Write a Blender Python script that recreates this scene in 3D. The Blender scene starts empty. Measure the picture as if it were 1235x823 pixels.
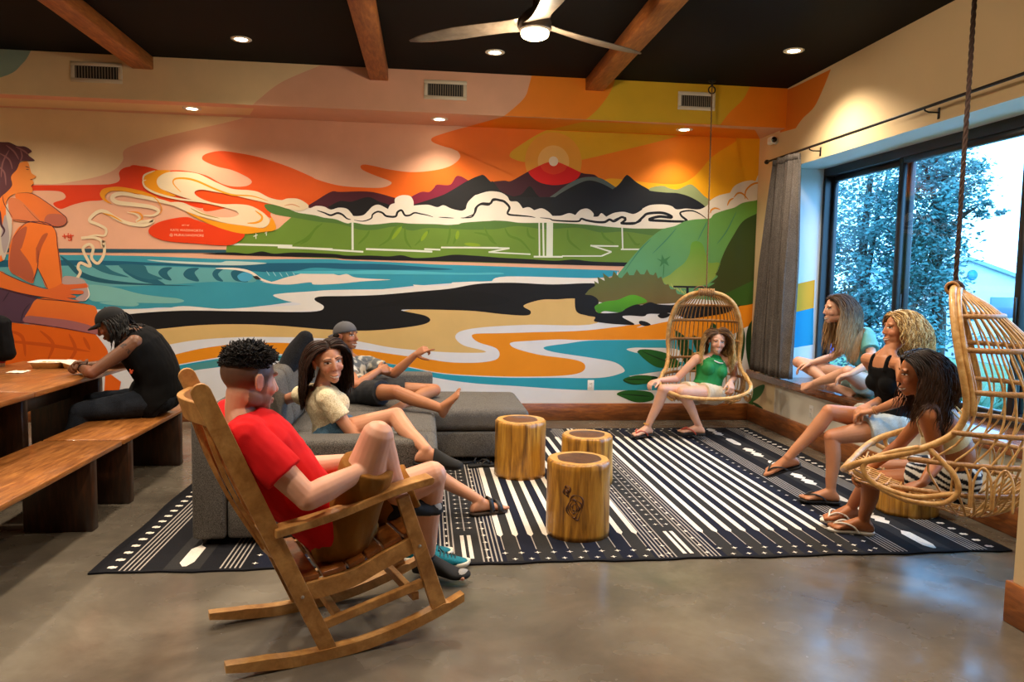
import bpy, bmesh, math, random
from mathutils import Vector, Matrix, noise
from mathutils.bvhtree import BVHTree
from mathutils.geometry import tessellate_polygon
V=Vector
PI=math.pi
SC=bpy.context.scene
COL=SC.collection
rnd=random.Random(7)
# ------------------------------------------------------------------ camera model (measured from the photograph)
FPX=904.5; CX,CY=617.5,411.5
CR=V((0.99337,-0.11354,0.01824)); CU=V((-0.00896,0.08175,0.99661)); CF=V((0.11464,0.99016,-0.08019))
CAM=V((0,0,1.5))
def ray(px,py): return CF+CR*((px-CX)/FPX)-CU*((py-CY)/FPX)
def at(px,py,x=None,y=None,z=None):
    d=ray(px,py)
    t=x/d.x if x is not None else (y/d.y if y is not None else (z-1.5)/d.z)
    return CAM+d*t
# ------------------------------------------------------------------ tags and objects
def lin(h):
    h=h.lstrip('#'); out=[]
    for i in (0,2,4):
        c=int(h[i:i+2],16)/255
        out.append(c/12.92 if c<=0.04045 else ((c+0.055)/1.055)**2.4)
    return (*out,1)
def tag(o,label=None,cat=None,group=None,kind=None):
    if label: o['label']=label
    if cat: o['category']=cat
    if group: o['group']=group
    if kind: o['kind']=kind
    return o
def thing(name,label,cat,loc,group=None):
    o=bpy.data.objects.new(name,None); COL.objects.link(o); o.location=V(loc); o.empty_display_size=.1
    return tag(o,label,cat,group)
def wmat(o):
    m=Matrix.LocRotScale(o.location,o.rotation_euler,o.scale)
    if o.parent: m=wmat(o.parent)@o.matrix_parent_inverse@m
    return m
def adopt(o,parent):
    o.parent=parent; o.matrix_parent_inverse=wmat(parent).inverted()
class MB:
    def __init__(s): s.v=[]; s.f=[]; s.m=[]; s.s=[]; s.c=None
    def add(s,vs,fs,mi=0,sm=True):
        b=len(s.v); s.v.extend([V(v) for v in vs]); s.f.extend([tuple(i+b for i in f) for f in fs]); s.m.extend([mi]*len(fs)); s.s.extend([sm]*len(fs)); return b
    def box(s,lo,hi,mi=0):
        x0,y0,z0=lo; x1,y1,z1=hi
        s.add([(x0,y0,z0),(x1,y0,z0),(x1,y1,z0),(x0,y1,z0),(x0,y0,z1),(x1,y0,z1),(x1,y1,z1),(x0,y1,z1)],
              [(0,3,2,1),(4,5,6,7),(0,1,5,4),(1,2,6,5),(2,3,7,6),(3,0,4,7)],mi,False); return s
    def prism(s,pts,ext,mi=0,sm=False):
        n=len(pts); pts=[V(p) for p in pts]; e=V(ext)
        nn=sum(((pts[i]-pts[0]).cross(pts[(i+1)%n]-pts[0]) for i in range(1,n-1)),V((0,0,0)))
        if nn.dot(e)>0: pts=pts[::-1]
        tri=tessellate_polygon([pts])
        b=s.add(pts+[p+e for p in pts],[],mi)
        def orient(t):
            a=(pts[t[1]]-pts[t[0]]).cross(pts[t[2]]-pts[t[0]]); return t if a.dot(e)<0 else t[::-1]
        for t in tri:
            t=orient(tuple(t)); s.f.append(tuple(b+i for i in t)); s.f.append(tuple(b+n+i for i in t[::-1])); s.m+=[mi,mi]; s.s+=[False,False]
        for i in range(n):
            j=(i+1)%n; s.f.append((b+j,b+i,b+n+i,b+n+j)); s.m.append(mi); s.s.append(sm)
        return s
    def rbox(s,lo,hi,r=.02,seg=2,mi=0,M=None,puff=0,cuts=0):
        bm=bmesh.new(); bmesh.ops.create_cube(bm,size=1)
        lo=V(lo);hi=V(hi);sz=hi-lo;c=(lo+hi)/2
        for v in bm.verts: v.co=V((v.co.x*sz.x,v.co.y*sz.y,v.co.z*sz.z))
        if r>0: bmesh.ops.bevel(bm,geom=bm.edges[:],offset=r,segments=seg,profile=.5,affect='EDGES')
        if cuts:
            bmesh.ops.subdivide_edges(bm,edges=[e for e in bm.edges if e.calc_length()>min(sz)*.35],cuts=cuts,use_grid_fill=True)
        for v in bm.verts:
            if puff:
                a=max(0,1-(2*v.co.x/sz.x)**2)*max(0,1-(2*v.co.y/sz.y)**2)
                if v.co.z>0: v.co.z+=puff*a
                b=max(0,1-(2*v.co.z/sz.z)**2)
        for v in bm.verts:
            v.co=v.co+c
            if M: v.co=M@v.co
        bm.verts.index_update()
        s.add([v.co for v in bm.verts],[tuple(v.index for v in f.verts) for f in bm.faces],mi,r>0); bm.free(); return s
    def tube(s,pts,rad,n=8,mi=0,cap='round',closed=False,flat=None,up=None):
        pts=[V(p) for p in pts]; N=len(pts)
        if not hasattr(rad,'__len__'): rad=[rad]*N
        rings=[]; T0=None; nrm=None
        for i in range(N):
            if closed: t=(pts[(i+1)%N]-pts[i-1])
            else: t=(pts[min(i+1,N-1)]-pts[max(i-1,0)])
            if t.length<1e-9: t=V((0,0,1))
            t.normalize()
            if nrm is None:
                a=V(up) if up is not None else (V((0,0,1)) if abs(t.z)<.9 else V((1,0,0)))
                nrm=(a-t*a.dot(t)).normalized()
            else:
                nrm=nrm-t*nrm.dot(t)
                nrm=nrm.normalized() if nrm.length>1e-6 else t.orthogonal().normalized()
            bn=t.cross(nrm); rings.append((pts[i],nrm.copy(),bn,t,rad[i]))
        R=[]
        def ring(c,u,w,r,fl=1): return [c+u*(math.cos(2*PI*k/n)*r*fl)+w*(math.sin(2*PI*k/n)*r) for k in range(n)]
        fl=flat or 1
        if cap=='round' and not closed:
            c,u,w,t,r=rings[0]
            for a in (75,45,20): R.append(ring(c-t*r*math.sin(math.radians(a)),u,w,r*math.cos(math.radians(a)),fl))
        for c,u,w,t,r in rings: R.append(ring(c,u,w,r,fl))
        if cap=='round' and not closed:
            c,u,w,t,r=rings[-1]
            for a in (20,45,75): R.append(ring(c+t*r*math.sin(math.radians(a)),u,w,r*math.cos(math.radians(a)),fl))
        s.rings(R,mi,closed); return s
    def rings(s,R,mi=0,closed=False,sm=True,caps=True):
        n=len(R[0]); b=s.add([p for r in R for p in r],[],mi); M=len(R)
        fs=[]
        for i in range(M if closed else M-1):
            j=(i+1)%M
            for k in range(n):
                l=(k+1)%n; fs.append((b+i*n+k,b+i*n+l,b+j*n+l,b+j*n+k))
        s.f+=fs; s.m+=[mi]*len(fs); s.s+=[sm]*len(fs)
        if not closed and caps:
            s.f+=[tuple(b+k for k in range(n))[::-1],tuple(b+(M-1)*n+k for k in range(n))]; s.m+=[mi]*2; s.s+=[False]*2
        return s
    def lathe(s,prof,c=(0,0,0),n=32,mi=0,axis=None):
        c=V(c); ax=V(axis).normalized() if axis else V((0,0,1)); u=ax.orthogonal().normalized(); w=ax.cross(u)
        R=[[c+ax*z+u*(math.cos(2*PI*k/n)*max(r,1e-5))+w*(math.sin(2*PI*k/n)*max(r,1e-5)) for k in range(n)] for r,z in prof]
        s.rings(R,mi); return s
    def ell(s,c,axes,n=16,m=10,mi=0):
        c=V(c); a,b,d=[V(x) for x in axes]
        R=[]
        for i in range(1,m):
            th=PI*i/m
            R.append([c-d*math.cos(th)+(a*math.cos(2*PI*k/n)+b*math.sin(2*PI*k/n))*math.sin(th) for k in range(n)])
        s.rings(R,mi); return s
    def grid(s,P,mi=0,sm=True):
        h=len(P); w=len(P[0]); b=s.add([p for r in P for p in r],[],mi)
        for i in range(h-1):
            for j in range(w-1): s.f.append((b+i*w+j,b+i*w+j+1,b+(i+1)*w+j+1,b+(i+1)*w+j)); s.m.append(mi); s.s.append(sm)
        return s
    def mesh(s,name,mats):
        me=bpy.data.meshes.new(name); me.from_pydata([tuple(v) for v in s.v],[],s.f)
        for m in (mats if isinstance(mats,(list,tuple)) else [mats]): me.materials.append(m)
        me.polygons.foreach_set('material_index',s.m); me.polygons.foreach_set('use_smooth',s.s)
        if s.c is not None:
            ca=me.color_attributes.new('paint','FLOAT_COLOR','POINT')
            ca.data.foreach_set('color',[x for c in s.c for x in c])
        me.update(); return me
    def build(s,name,mats,parent=None,solid=0):
        o=bpy.data.objects.new(name,s.mesh(name,mats)); COL.objects.link(o)
        if parent: adopt(o,parent)
        if solid:
            md=o.modifiers.new('t','SOLIDIFY'); md.thickness=solid; md.offset=0
        return o
def struct(name,mb,mats,parent=None):
    o=mb.build(name,mats,parent)
    if not parent: o['kind']='structure'
    return o
def cr(pts,n=8,closed=False):
    """Catmull-Rom through points"""
    P=[V(p) for p in pts]; N=len(P); out=[]
    for i in range(N if closed else N-1):
        if closed: a,b,c,d=P[i-1],P[i],P[(i+1)%N],P[(i+2)%N]
        else: a,b,c,d=P[max(i-1,0)],P[i],P[i+1],P[min(i+2,N-1)]
        for k in range(n):
            t=k/n; out.append(.5*((2*b)+(c-a)*t+(2*a-5*b+4*c-d)*t*t+(3*b-a-3*c+d)*t**3))
    if not closed: out.append(P[-1])
    return out
def lerp(a,b,t): return a+(b-a)*t
def interp(tab,x):
    if x<=tab[0][0]: return tab[0][1]
    for (a,fa),(b,fb) in zip(tab,tab[1:]):
        if x<=b: return lerp(fa,fb,(x-a)/(b-a))
    return tab[-1][1]
# ------------------------------------------------------------------ materials
MATS={}
def newmat(name):
    m=bpy.data.materials.new(name); m.use_nodes=True; nt=m.node_tree; b=nt.nodes['Principled BSDF']; return m,nt,b
def N(nt,t,**kw):
    n=nt.nodes.new(t)
    for k,v in kw.items():
        if k in n.inputs.keys(): n.inputs[k].default_value=v
        else: setattr(n,k,v)
    return n
def mix(nt,fac,a,b,mode='MIX'):
    n=nt.nodes.new('ShaderNodeMix'); n.data_type='RGBA'; n.blend_type=mode
    for i,x in ((0,fac),(6,a),(7,b)):
        if hasattr(x,'is_linked') or hasattr(x,'links'): nt.links.new(x,n.inputs[i])
        else: n.inputs[i].default_value=x
    return n.outputs[2]
def plain(name,col,rough=.6,metal=0,var=0,scale=8,bump=0,bscale=60,spec=.5,coat=0):
    if name in MATS: return MATS[name]
    m,nt,b=newmat(name); c=lin(col)
    b.inputs['Base Color'].default_value=c; b.inputs['Roughness'].default_value=rough; b.inputs['Metallic'].default_value=metal
    b.inputs['Specular IOR Level'].default_value=spec; b.inputs['Coat Weight'].default_value=coat
    tc=N(nt,'ShaderNodeTexCoord')
    if var:
        no=N(nt,'ShaderNodeTexNoise',Scale=scale,Detail=4.); nt.links.new(tc.outputs['Object'],no.inputs['Vector'])
        mr=N(nt,'ShaderNodeMapRange'); mr.inputs[1].default_value=.3; mr.inputs[2].default_value=.7; mr.inputs[3].default_value=1-var; mr.inputs[4].default_value=1+var
        nt.links.new(no.outputs[0],mr.inputs[0])
        nt.links.new(mix(nt,1.,c,mr.outputs[0],'MULTIPLY'),b.inputs['Base Color'])
    if bump:
        no=N(nt,'ShaderNodeTexNoise',Scale=bscale,Detail=5.); nt.links.new(tc.outputs['Object'],no.inputs['Vector'])
        bp=N(nt,'ShaderNodeBump',Strength=bump,Distance=.01); nt.links.new(no.outputs[0],bp.inputs['Height']); nt.links.new(bp.outputs[0],b.inputs['Normal'])
    MATS[name]=m; return m
def wood(name,c1,c2,scale=(1,1,1),rough=.45,c3=None,knots=False,bump=.15,ring=6.,coat=0):
    """grain runs along the axis with the small scale"""
    if name in MATS: return MATS[name]
    m,nt,b=newmat(name); tc=N(nt,'ShaderNodeTexCoord'); mp=N(nt,'ShaderNodeMapping'); mp.inputs['Scale'].default_value=scale
    nt.links.new(tc.outputs['Object'],mp.inputs[0])
    n1=N(nt,'ShaderNodeTexNoise',Scale=ring,Detail=6.,Roughness=.6,Distortion=.6); nt.links.new(mp.outputs[0],n1.inputs['Vector'])
    n2=N(nt,'ShaderNodeTexNoise',Scale=ring*7,Detail=3.); nt.links.new(mp.outputs[0],n2.inputs['Vector'])
    r=N(nt,'ShaderNodeValToRGB'); e=r.color_ramp.elements; e[0].position=.32; e[0].color=lin(c1); e[1].position=.68; e[1].color=lin(c2)
    if c3: x=e.new(.5); x.color=lin(c3)
    nt.links.new(n1.outputs[0],r.inputs[0])
    mr=N(nt,'ShaderNodeMapRange'); mr.inputs[3].default_value=.78; mr.inputs[4].default_value=1.2; nt.links.new(n2.outputs[0],mr.inputs[0])
    nt.links.new(mix(nt,1.,r.outputs[0],mr.outputs[0],'MULTIPLY'),b.inputs['Base Color'])
    b.inputs['Roughness'].default_value=rough; b.inputs['Coat Weight'].default_value=coat
    bp=N(nt,'ShaderNodeBump',Strength=bump,Distance=.004); nt.links.new(n2.outputs[0],bp.inputs['Height']); nt.links.new(bp.outputs[0],b.inputs['Normal'])
    MATS[name]=m; return m
def fabric(name,c1,c2,scale=220,rough=.95,bump=.35,mott=.25):
    if name in MATS: return MATS[name]
    m,nt,b=newmat(name); tc=N(nt,'ShaderNodeTexCoord')
    w=N(nt,'ShaderNodeTexNoise',Scale=scale,Detail=2.); nt.links.new(tc.outputs['Object'],w.inputs['Vector'])
    l=N(nt,'ShaderNodeTexNoise',Scale=9.,Detail=3.); nt.links.new(tc.outputs['Object'],l.inputs['Vector'])
    r=N(nt,'ShaderNodeValToRGB'); e=r.color_ramp.elements; e[0].position=.36; e[0].color=lin(c1); e[1].position=.64; e[1].color=lin(c2)
    nt.links.new(w.outputs[0],r.inputs[0])
    mr=N(nt,'ShaderNodeMapRange'); mr.inputs[1].default_value=.3; mr.inputs[2].default_value=.7; mr.inputs[3].default_value=1-mott; mr.inputs[4].default_value=1+mott; nt.links.new(l.outputs[0],mr.inputs[0])
    nt.links.new(mix(nt,1.,r.outputs[0],mr.outputs[0],'MULTIPLY'),b.inputs['Base Color'])
    b.inputs['Roughness'].default_value=rough; b.inputs['Specular IOR Level'].default_value=.2
    bp=N(nt,'ShaderNodeBump',Strength=bump,Distance=.003); nt.links.new(w.outputs[0],bp.inputs['Height']); nt.links.new(bp.outputs[0],b.inputs['Normal'])
    MATS[name]=m; return m
def painted(name,rough=.6,spec=.4,var=.06,scale=3,bump=.05,sss=0):
    """colour comes from the mesh's own colour attribute"""
    if name in MATS: return MATS[name]
    m,nt,b=newmat(name); a=N(nt,'ShaderNodeVertexColor'); a.layer_name='paint'
    tc=N(nt,'ShaderNodeTexCoord'); no=N(nt,'ShaderNodeTexNoise',Scale=float(scale),Detail=5.); nt.links.new(tc.outputs['Object'],no.inputs['Vector'])
    mr=N(nt,'ShaderNodeMapRange'); mr.inputs[1].default_value=.3; mr.inputs[2].default_value=.7; mr.inputs[3].default_value=1-var; mr.inputs[4].default_value=1+var; nt.links.new(no.outputs[0],mr.inputs[0])
    nt.links.new(mix(nt,1.,a.outputs[0],mr.outputs[0],'MULTIPLY'),b.inputs['Base Color'])
    b.inputs['Roughness'].default_value=rough; b.inputs['Specular IOR Level'].default_value=spec
    if sss:
        b.inputs['Subsurface Weight'].default_value=sss; b.inputs['Subsurface Radius'].default_value=(.012,.004,.002); b.inputs['Subsurface Scale'].default_value=1.
    if bump:
        n2=N(nt,'ShaderNodeTexNoise',Scale=180.,Detail=3.); nt.links.new(tc.outputs['Object'],n2.inputs['Vector'])
        bp=N(nt,'ShaderNodeBump',Strength=bump,Distance=.004); nt.links.new(n2.outputs[0],bp.inputs['Height']); nt.links.new(bp.outputs[0],b.inputs['Normal'])
    MATS[name]=m; return m
def glow(name,col,st):
    if name in MATS: return MATS[name]
    m,nt,b=newmat(name); b.inputs['Base Color'].default_value=lin(col); b.inputs['Emission Color'].default_value=lin(col); b.inputs['Emission Strength'].default_value=st
    MATS[name]=m; return m
# ================================================================== ROOM
XW=3.58; YB=7.92; YS=7.33; ZC=3.47; ZS=3.08; XL=-6.2; YF=-3.2; XP=2.64; YP=3.0; XG=3.95; YJ=7.22; ZR=2.67; ZSILL=.567
def concrete():
    m,nt,b=newmat('polished_concrete'); tc=N(nt,'ShaderNodeTexCoord')
    n1=N(nt,'ShaderNodeTexNoise',Scale=1.1,Detail=8.,Roughness=.62,Distortion=.5); n2=N(nt,'ShaderNodeTexNoise',Scale=14.,Detail=6.,Roughness=.6)
    n3=N(nt,'ShaderNodeTexNoise',Scale=3.2,Detail=4.)
    for n in (n1,n2,n3): nt.links.new(tc.outputs['Object'],n.inputs['Vector'])
    r=N(nt,'ShaderNodeValToRGB'); e=r.color_ramp.elements; e[0].position=.28; e[0].color=lin('#4C463E'); e[1].position=.72; e[1].color=lin('#7E7566')
    x=e.new(.5); x.color=lin('#645C50'); nt.links.new(n1.outputs[0],r.inputs[0])
    mr=N(nt,'ShaderNodeMapRange'); mr.inputs[3].default_value=.84; mr.inputs[4].default_value=1.14; nt.links.new(n2.outputs[0],mr.inputs[0])
    nt.links.new(mix(nt,1.,r.outputs[0],mr.outputs[0],'MULTIPLY'),b.inputs['Base Color'])
    rr=N(nt,'ShaderNodeMapRange'); rr.inputs[1].default_value=.3; rr.inputs[2].default_value=.7; rr.inputs[3].default_value=.13; rr.inputs[4].default_value=.34; nt.links.new(n3.outputs[0],rr.inputs[0]); nt.links.new(rr.outputs[0],b.inputs['Roughness'])
    b.inputs['Specular IOR Level'].default_value=.6
    bp=N(nt,'ShaderNodeBump',Strength=.06,Distance=.01); nt.links.new(n3.outputs[0],bp.inputs['Height']); nt.links.new(bp.outputs[0],b.inputs['Normal'])
    return m
struct('floor',MB().box((XL-.2,YF-.2,-.15),(XW+.45,YB+.2,0)),concrete())
struct('ceiling',MB().box((XL-.2,YF-.2,ZC),(XW+.7,YB+.2,ZC+.15)),plain('ceiling_paint','#070504',.75,var=.1,scale=2,spec=.15))
mw=plain('warm_white_paint','#E3CDA6',.7,var=.03,scale=2,bump=.04,bscale=120)
white=plain('cool_white_paint','#DFDDD6',.65,var=.02,bump=.03)
struct('wall_left',MB().box((XL-.2,YF,0),(XL,YB,ZC)),mw)
struct('wall_front',MB().box((XL-.2,YF-.2,0),(XW+.5,YF,ZC)),mw)
# right wall: strip over the window, low wall under the seat, jamb by the corner, pier near the camera
wbox=MB(); XO=4.10
wbox.box((XW,YP,ZR),(XO,YB+.2,ZC)); wbox.box((XW,YJ,.49),(XO,YB+.2,ZR)); wbox.box((XW,YP,0),(XO,YB+.2,.49))
wbox.box((XP,YF,0),(XO,YP,ZC))

bw=wood('redwood_board','#6A3A18','#A4622C',(1,6,6),.4,c3='#874D22')
bwy=wood('redwood_board_along','#6A3A18','#A4622C',(6,1,6),.4,c3='#874D22')
struct('baseboard_back',MB().rbox((XL,YB-.022,0),(XW,YB,.188),.004,1),bw)
b=MB(); b.rbox((XW-.022,YP,0),(XW,YB-.022,.188),.004,1); b.rbox((XP-.022,YF,0),(XP,YP+.022,.19),.004,1); b.rbox((XP,YP,0),(XW-.022,YP+.022,.19),.004,1)
struct('baseboard_right',b,bwy)
# window seat board
seat=wood('seat_board','#5A2E14','#9C5A2A',(7,1,7),.22,c3='#7A4320',coat=.4)
struct('trim_1',MB().rbox((3.535,YP,.49),(XG+.06,YB,ZSILL),.006,2),seat)
# soffit box is built with the mural
# ceiling beams
beam=wood('beam_wood','#8A4A1C','#BE7836',(7,1,7),.55,c3='#A45F28')
for i,(x0,x1) in enumerate(((-2.665,-2.48),(-.545,-.37),(1.52,1.70))):
    struct('ceiling_beam' if i==0 else 'ceiling_beam.%03d'%i,MB().rbox((x0,YF,3.355),(x1,YS,ZC),.006,1),beam)
# ---------------------------------------------------------------- window: two sliding sashes and a fixed one nearer the camera
blk=plain('black_frame_metal','#17181A',.35,spec=.5)
def glassmat():
    m,nt,b=newmat('window_glass'); nt.nodes.remove(b); out=nt.nodes['Material Output']
    tr=N(nt,'ShaderNodeBsdfTransparent'); tr.inputs[0].default_value=(.86,.93,.97,1); gl=N(nt,'ShaderNodeBsdfGlossy',Roughness=.0)
    fr=N(nt,'ShaderNodeFresnel',IOR=1.45); mx=N(nt,'ShaderNodeMixShader'); ge=N(nt,'ShaderNodeNewGeometry'); ma=N(nt,'ShaderNodeMath',operation='SUBTRACT'); ma.use_clamp=True; nt.links.new(fr.outputs[0],ma.inputs[0]); nt.links.new(ge.outputs['Backfacing'],ma.inputs[1]); nt.links.new(ma.outputs[0],mx.inputs[0]); nt.links.new(tr.outputs[0],mx.inputs[1]); nt.links.new(gl.outputs[0],mx.inputs[2]); nt.links.new(mx.outputs[0],out.inputs[0]); return m
gm=glassmat()
def sash(name,y0,y1,x,fw=.055,d=.05):
    z0,z1=ZSILL+.035,ZR-.075
    f=MB()
    f.rbox((x,y0,z0),(x+d,y0+fw,z1),.004,1); f.rbox((x,y1-fw,z0),(x+d,y1,z1),.004,1)
    f.rbox((x,y0+fw,z0),(x+d,y1-fw,z0+fw),.004,1); f.rbox((x,y0+fw,z1-fw),(x+d,y1-fw,z1),.004,1)
    o=struct(name,f,blk)
    g=MB().box((x+d*.4,y0+fw*.8,z0+fw*.8),(x+d*.6,y1-fw*.8,z1-fw*.8)).build('glass_pane',gm,o)
    MB().rbox((x-.02,y0+.012,1.25),(x,y0+.03,1.45),.004,1).build('pull_handle',blk,o)
    return o
sash('window_1',5.95,YJ-.03,XG+.07)
sash('window_2',4.62,6.02,XG+.01)
sash('window_3',YP+.03,4.68,XG+.07)
f=MB()
f.box((XG,YP,ZR-.08),(XG+.14,YJ,ZR)); f.box((XG,YP,ZSILL),(XG+.14,YJ,ZSILL+.04)); f.box((XG,YJ-.045,ZSILL+.04),(XG+.14,YJ,ZR-.08)); f.box((XG,YP,ZSILL+.04),(XG+.14,YP+.045,ZR-.08))
struct('trim_2',f,blk)
# ---------------------------------------------------------------- curtain, rod
cur=thing('curtain','floor-grey pleated curtain gathered in the corner between mural and window','curtain',(3.46,7.1,.6))
cg=fabric('curtain_cloth','#514A45','#6E665F',150,mott=.12)
P=[];nz=26;nu=121
for i in range(nz+1):
    t=i/nz; z=2.735-t*(2.735-.605); row=[]
    for j in range(nu):
        s=j/(nu-1); amp=lerp(.028,.055,min(1,t*2)); ph=s*2*PI*7.5
        y=lerp(lerp(6.80,6.77,t),lerp(7.30,7.60,min(1,t*1.15)),s)+.012*math.sin(ph*2+t); x=3.455+amp*math.sin(ph+.5*math.sin(t*3+s*5))+.012*math.sin(ph*.37+t*4)
        row.append((x,y,z))
    P.append(row)
MB().grid(P).build('cloth',cg,cur,solid=.006)
hem=MB(); hem.grid([[(p[0]-.004,p[1],p[2]+dz) for p in P[0]] for dz in (.012,-.045)]); hem.build('heading_tape',cg,cur,solid=.008)
rod=thing('curtain_rod','thin black curtain rod running above the big window','curtain rod',(3.48,5.4,2.76))
bk=plain('dark_iron','#1B1614',.45,metal=.3)
MB().tube([(3.47,7.47,2.765),(3.47,3.06,2.765)],.011,12).build('rod',bk,rod)
MB().lathe([(.0,-.02),(.014,-.018),(.02,0),(.024,.02),(.018,.04),(0,.05)],(3.47,7.47,2.765),16,axis=(0,1,0)).build('finial',bk,rod)
for y in (6.62,5.02,3.4):
    b=MB(); b.tube([(3.47,y,2.765),(3.47,y,2.745),(3.5,y,2.735),(XW,y,2.735)],.006,8); b.rbox((XW-.006,y-.012,2.69),(XW,y+.012,2.77),.002,1); b.build('bracket',bk,rod)
# ---------------------------------------------------------------- vents, lights, outlet, camera, fan
vw=plain('vent_white','#D8C8AE',.5)
vd=plain('vent_dark','#15120F',.7)
vlab=('pale wall vent on the soffit above the painted sitting woman','white wall vent on the soffit above the dark mountains','wall vent on the yellow paint behind the hanging rope')
for i,(x0,x1,z0,z1) in enumerate(((-3.19,-2.75,3.215,3.395),(-.035,.37,3.205,3.385),(2.45,2.83,3.215,3.39))):
    y=YS-.012
    t=thing('air_vent',vlab[i],'vent',((x0+x1)/2,YS,z0),'vents along the soffit')
    f=MB(); e=.035
    f.rbox((x0,y,z0),(x1,YS,z0+e),.003,1); f.rbox((x0,y,z1-e),(x1,YS,z1),.003,1); f.rbox((x0,y,z0+e),(x0+e,YS,z1-e),.003,1); f.rbox((x1-e,y,z0+e),(x1,YS,z1-e),.003,1); f.build('frame',vw,t)
    MB().box((x0+e,YS-.004,z0+e),(x1-e,YS-.001,z1-e)).build('backing',vd,t)
    s=MB(); n=15
    for k in range(n):
        x=lerp(x0+e,x1-e,(k+.5)/n); s.rbox((x-.004,YS-.012,z0+e),(x+.002,YS-.004,z1-e),0)
    s.build('slats',plain('vent_slat','#8D7C66',.5),t)
lampm=glow('lamp_disc','#FFE7BE',14)
llab={(-1.55,6.66):'recessed downlight in the dark ceiling between the left and middle beams',(.576,6.65):'recessed downlight in the dark ceiling behind the fan',(3.05,6.165):'recessed downlight in the dark ceiling near the window wall'}
slab={(-2.228,7.6):'soffit downlight over the cream and salmon paint edge',(.117,7.6):'soffit downlight over the pale pink cloud shape',(2.62,7.6):'soffit downlight over the orange paint by the rope'}
def downlight(x,y,z,label,power,spot=True,grp='recessed ceiling lights',size=130):
    t=thing('downlight',label,'light',(x,y,z),grp)
    MB().lathe([(.05,.0),(.052,-.006),(.078,-.007),(.085,-.003),(.085,0.0)],(x,y,z),32).build('trim_ring',plain('lamp_trim','#E8E0D2',.4),t)
    MB().lathe([(0,-.003),(.05,-.0035),(.05,0)],(x,y,z-.001),24).build('lamp',lampm,t)
    L=bpy.data.lights.new('spot','SPOT'); L.energy=power; L.color=(1,.83,.64); L.spot_size=math.radians(size); L.spot_blend=.7; L.shadow_soft_size=.12
    o=bpy.data.objects.new('bulb_light',L); COL.objects.link(o); o.location=(x,y,z-.02); adopt(o,t)
PW=150
for (x,y),l in llab.items(): downlight(x,y,ZC,l,PW)
for (x,y),l in slab.items(): downlight(x,y,ZS,l,36,grp='soffit lights',size=118)
downlight(-4.57,7.6,ZS,'added soffit downlight out of view, brightening the left end of the painted wall',36,grp='soffit lights',size=118)  # unseen lamp added to brighten the left wall, continuing the soffit row
for x,y in ((-1.55,4.2),(2.1,4.6),(-1.55,1.6),(-.6,3.3),(2.3,2.9),(-3.75,6.6),(-3.75,4.2),(-3.75,1.6)):  # unseen fill lamps, added to brighten the room
    downlight(x,y,ZC,'added fill downlight in the dark ceiling, out of view, brightening the room',PW)
# fan
fan=thing('ceiling_fan','three-bladed ceiling fan with a round glowing lamp, its pale blade over the camera side','fan',(.645,4.66,ZC))
fd=plain('fan_body','#4A4037',.4)
fb=wood('fan_blade_wood','#4E4338','#64574A',(3,3,3),.35)
c=V((.645,4.66,0))
MB().lathe([(.0,ZC),(.07,ZC),(.075,ZC-.05),(.02,ZC-.08),(.016,ZC-.1),(.016,3.16),(.05,3.14),(.085,3.11),(.10,3.07),(.10,3.03),(.095,3.015),(0,3.012)],c,32).build('motor_housing',fd,fan)
MB().lathe([(.0,3.018),(.085,3.018),(.086,3.0),(.08,2.985),(.06,2.975),(0,2.972)],c,32).build('lamp_lens',glow('fan_lamp','#FFE2A8',9),fan)
for a in (155,25,-88):
    b=MB(); d=V((math.cos(math.radians(a)),math.sin(math.radians(a)),0)); w=V((-d.y,d.x,0)); R=[]
    for k in range(13):
        t=k/12; r=lerp(.06,.84,t); hw=interp([(0,.085),(.12,.065),(.3,.07),(.6,.08),(.85,.06),(.96,.035),(1,.012)],t); tw=math.radians(lerp(14,6,t)); off=.02*math.sin(t*PI)
        u=w*math.cos(tw)+V((0,0,1))*math.sin(tw); nn=u.cross(d); cc=c+d*r+w*off+V((0,0,3.062-.035*t))
        R.append([cc+u*(hw*math.cos(q*2*PI/16))+nn*(.009*(1-.5*t)*math.sin(q*2*PI/16)) for q in range(16)])
    b.rings(R); b.build('blade',fb,fan)
L=bpy.data.lights.new('fanlamp','POINT'); L.energy=40; L.color=(1,.83,.6); L.shadow_soft_size=.09
o=bpy.data.objects.new('fan_bulb',L); COL.objects.link(o); o.location=(.645,4.66,2.9); adopt(o,fan)
# outlets
ol=plain('outlet_plastic','#E9E6E0',.4); od=plain('outlet_slot','#2A2624',.6)
def outlet(c,u,n,label):
    c=V(c);u=V(u);n=V(n); z=V((0,0,1))
    M=Matrix((u,n,z)).transposed().to_4x4(); M.translation=c
    t=thing('wall_outlet',label,'outlet',c)
    MB().rbox((-.036,0,-.058),(.036,.006,.058),.004,2,M=M).build('cover_plate',ol,t)
    m=MB()
    for dz in (-.02,.02): m.rbox((-.017,.005,dz-.014),(.017,.009,dz+.014),.006,2,M=M)
    m.build('socket',ol,t)
    for dz in (-.02,.02):
        for dx in (-.007,.007):
            m=MB().box((-.0015+dx,.008,dz-.004),(.0015+dx,.0095,dz+.006)); m.v=[M@v for v in m.v]; m.build('slot',od,t)
outlet((1.785,YB,.385),(1,0,0),(0,-1,0),'white wall outlet low on the painted beach, left of the hanging chair')
outlet((XW,6.55,.335),(0,1,0),(-1,0,0),'pale wall outlet on the low wall under the window seat')
sc_=thing('security_camera','small white security camera high in the corner above the curtain','camera',(3.56,7.5,2.98))
MB().lathe([(0,0),(.035,0),(.035,.012),(.012,.016),(.012,.05),(0,.05)],(XW,7.52,2.985),20,axis=(-1,0,0)).build('mount',ol,sc_)
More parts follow.
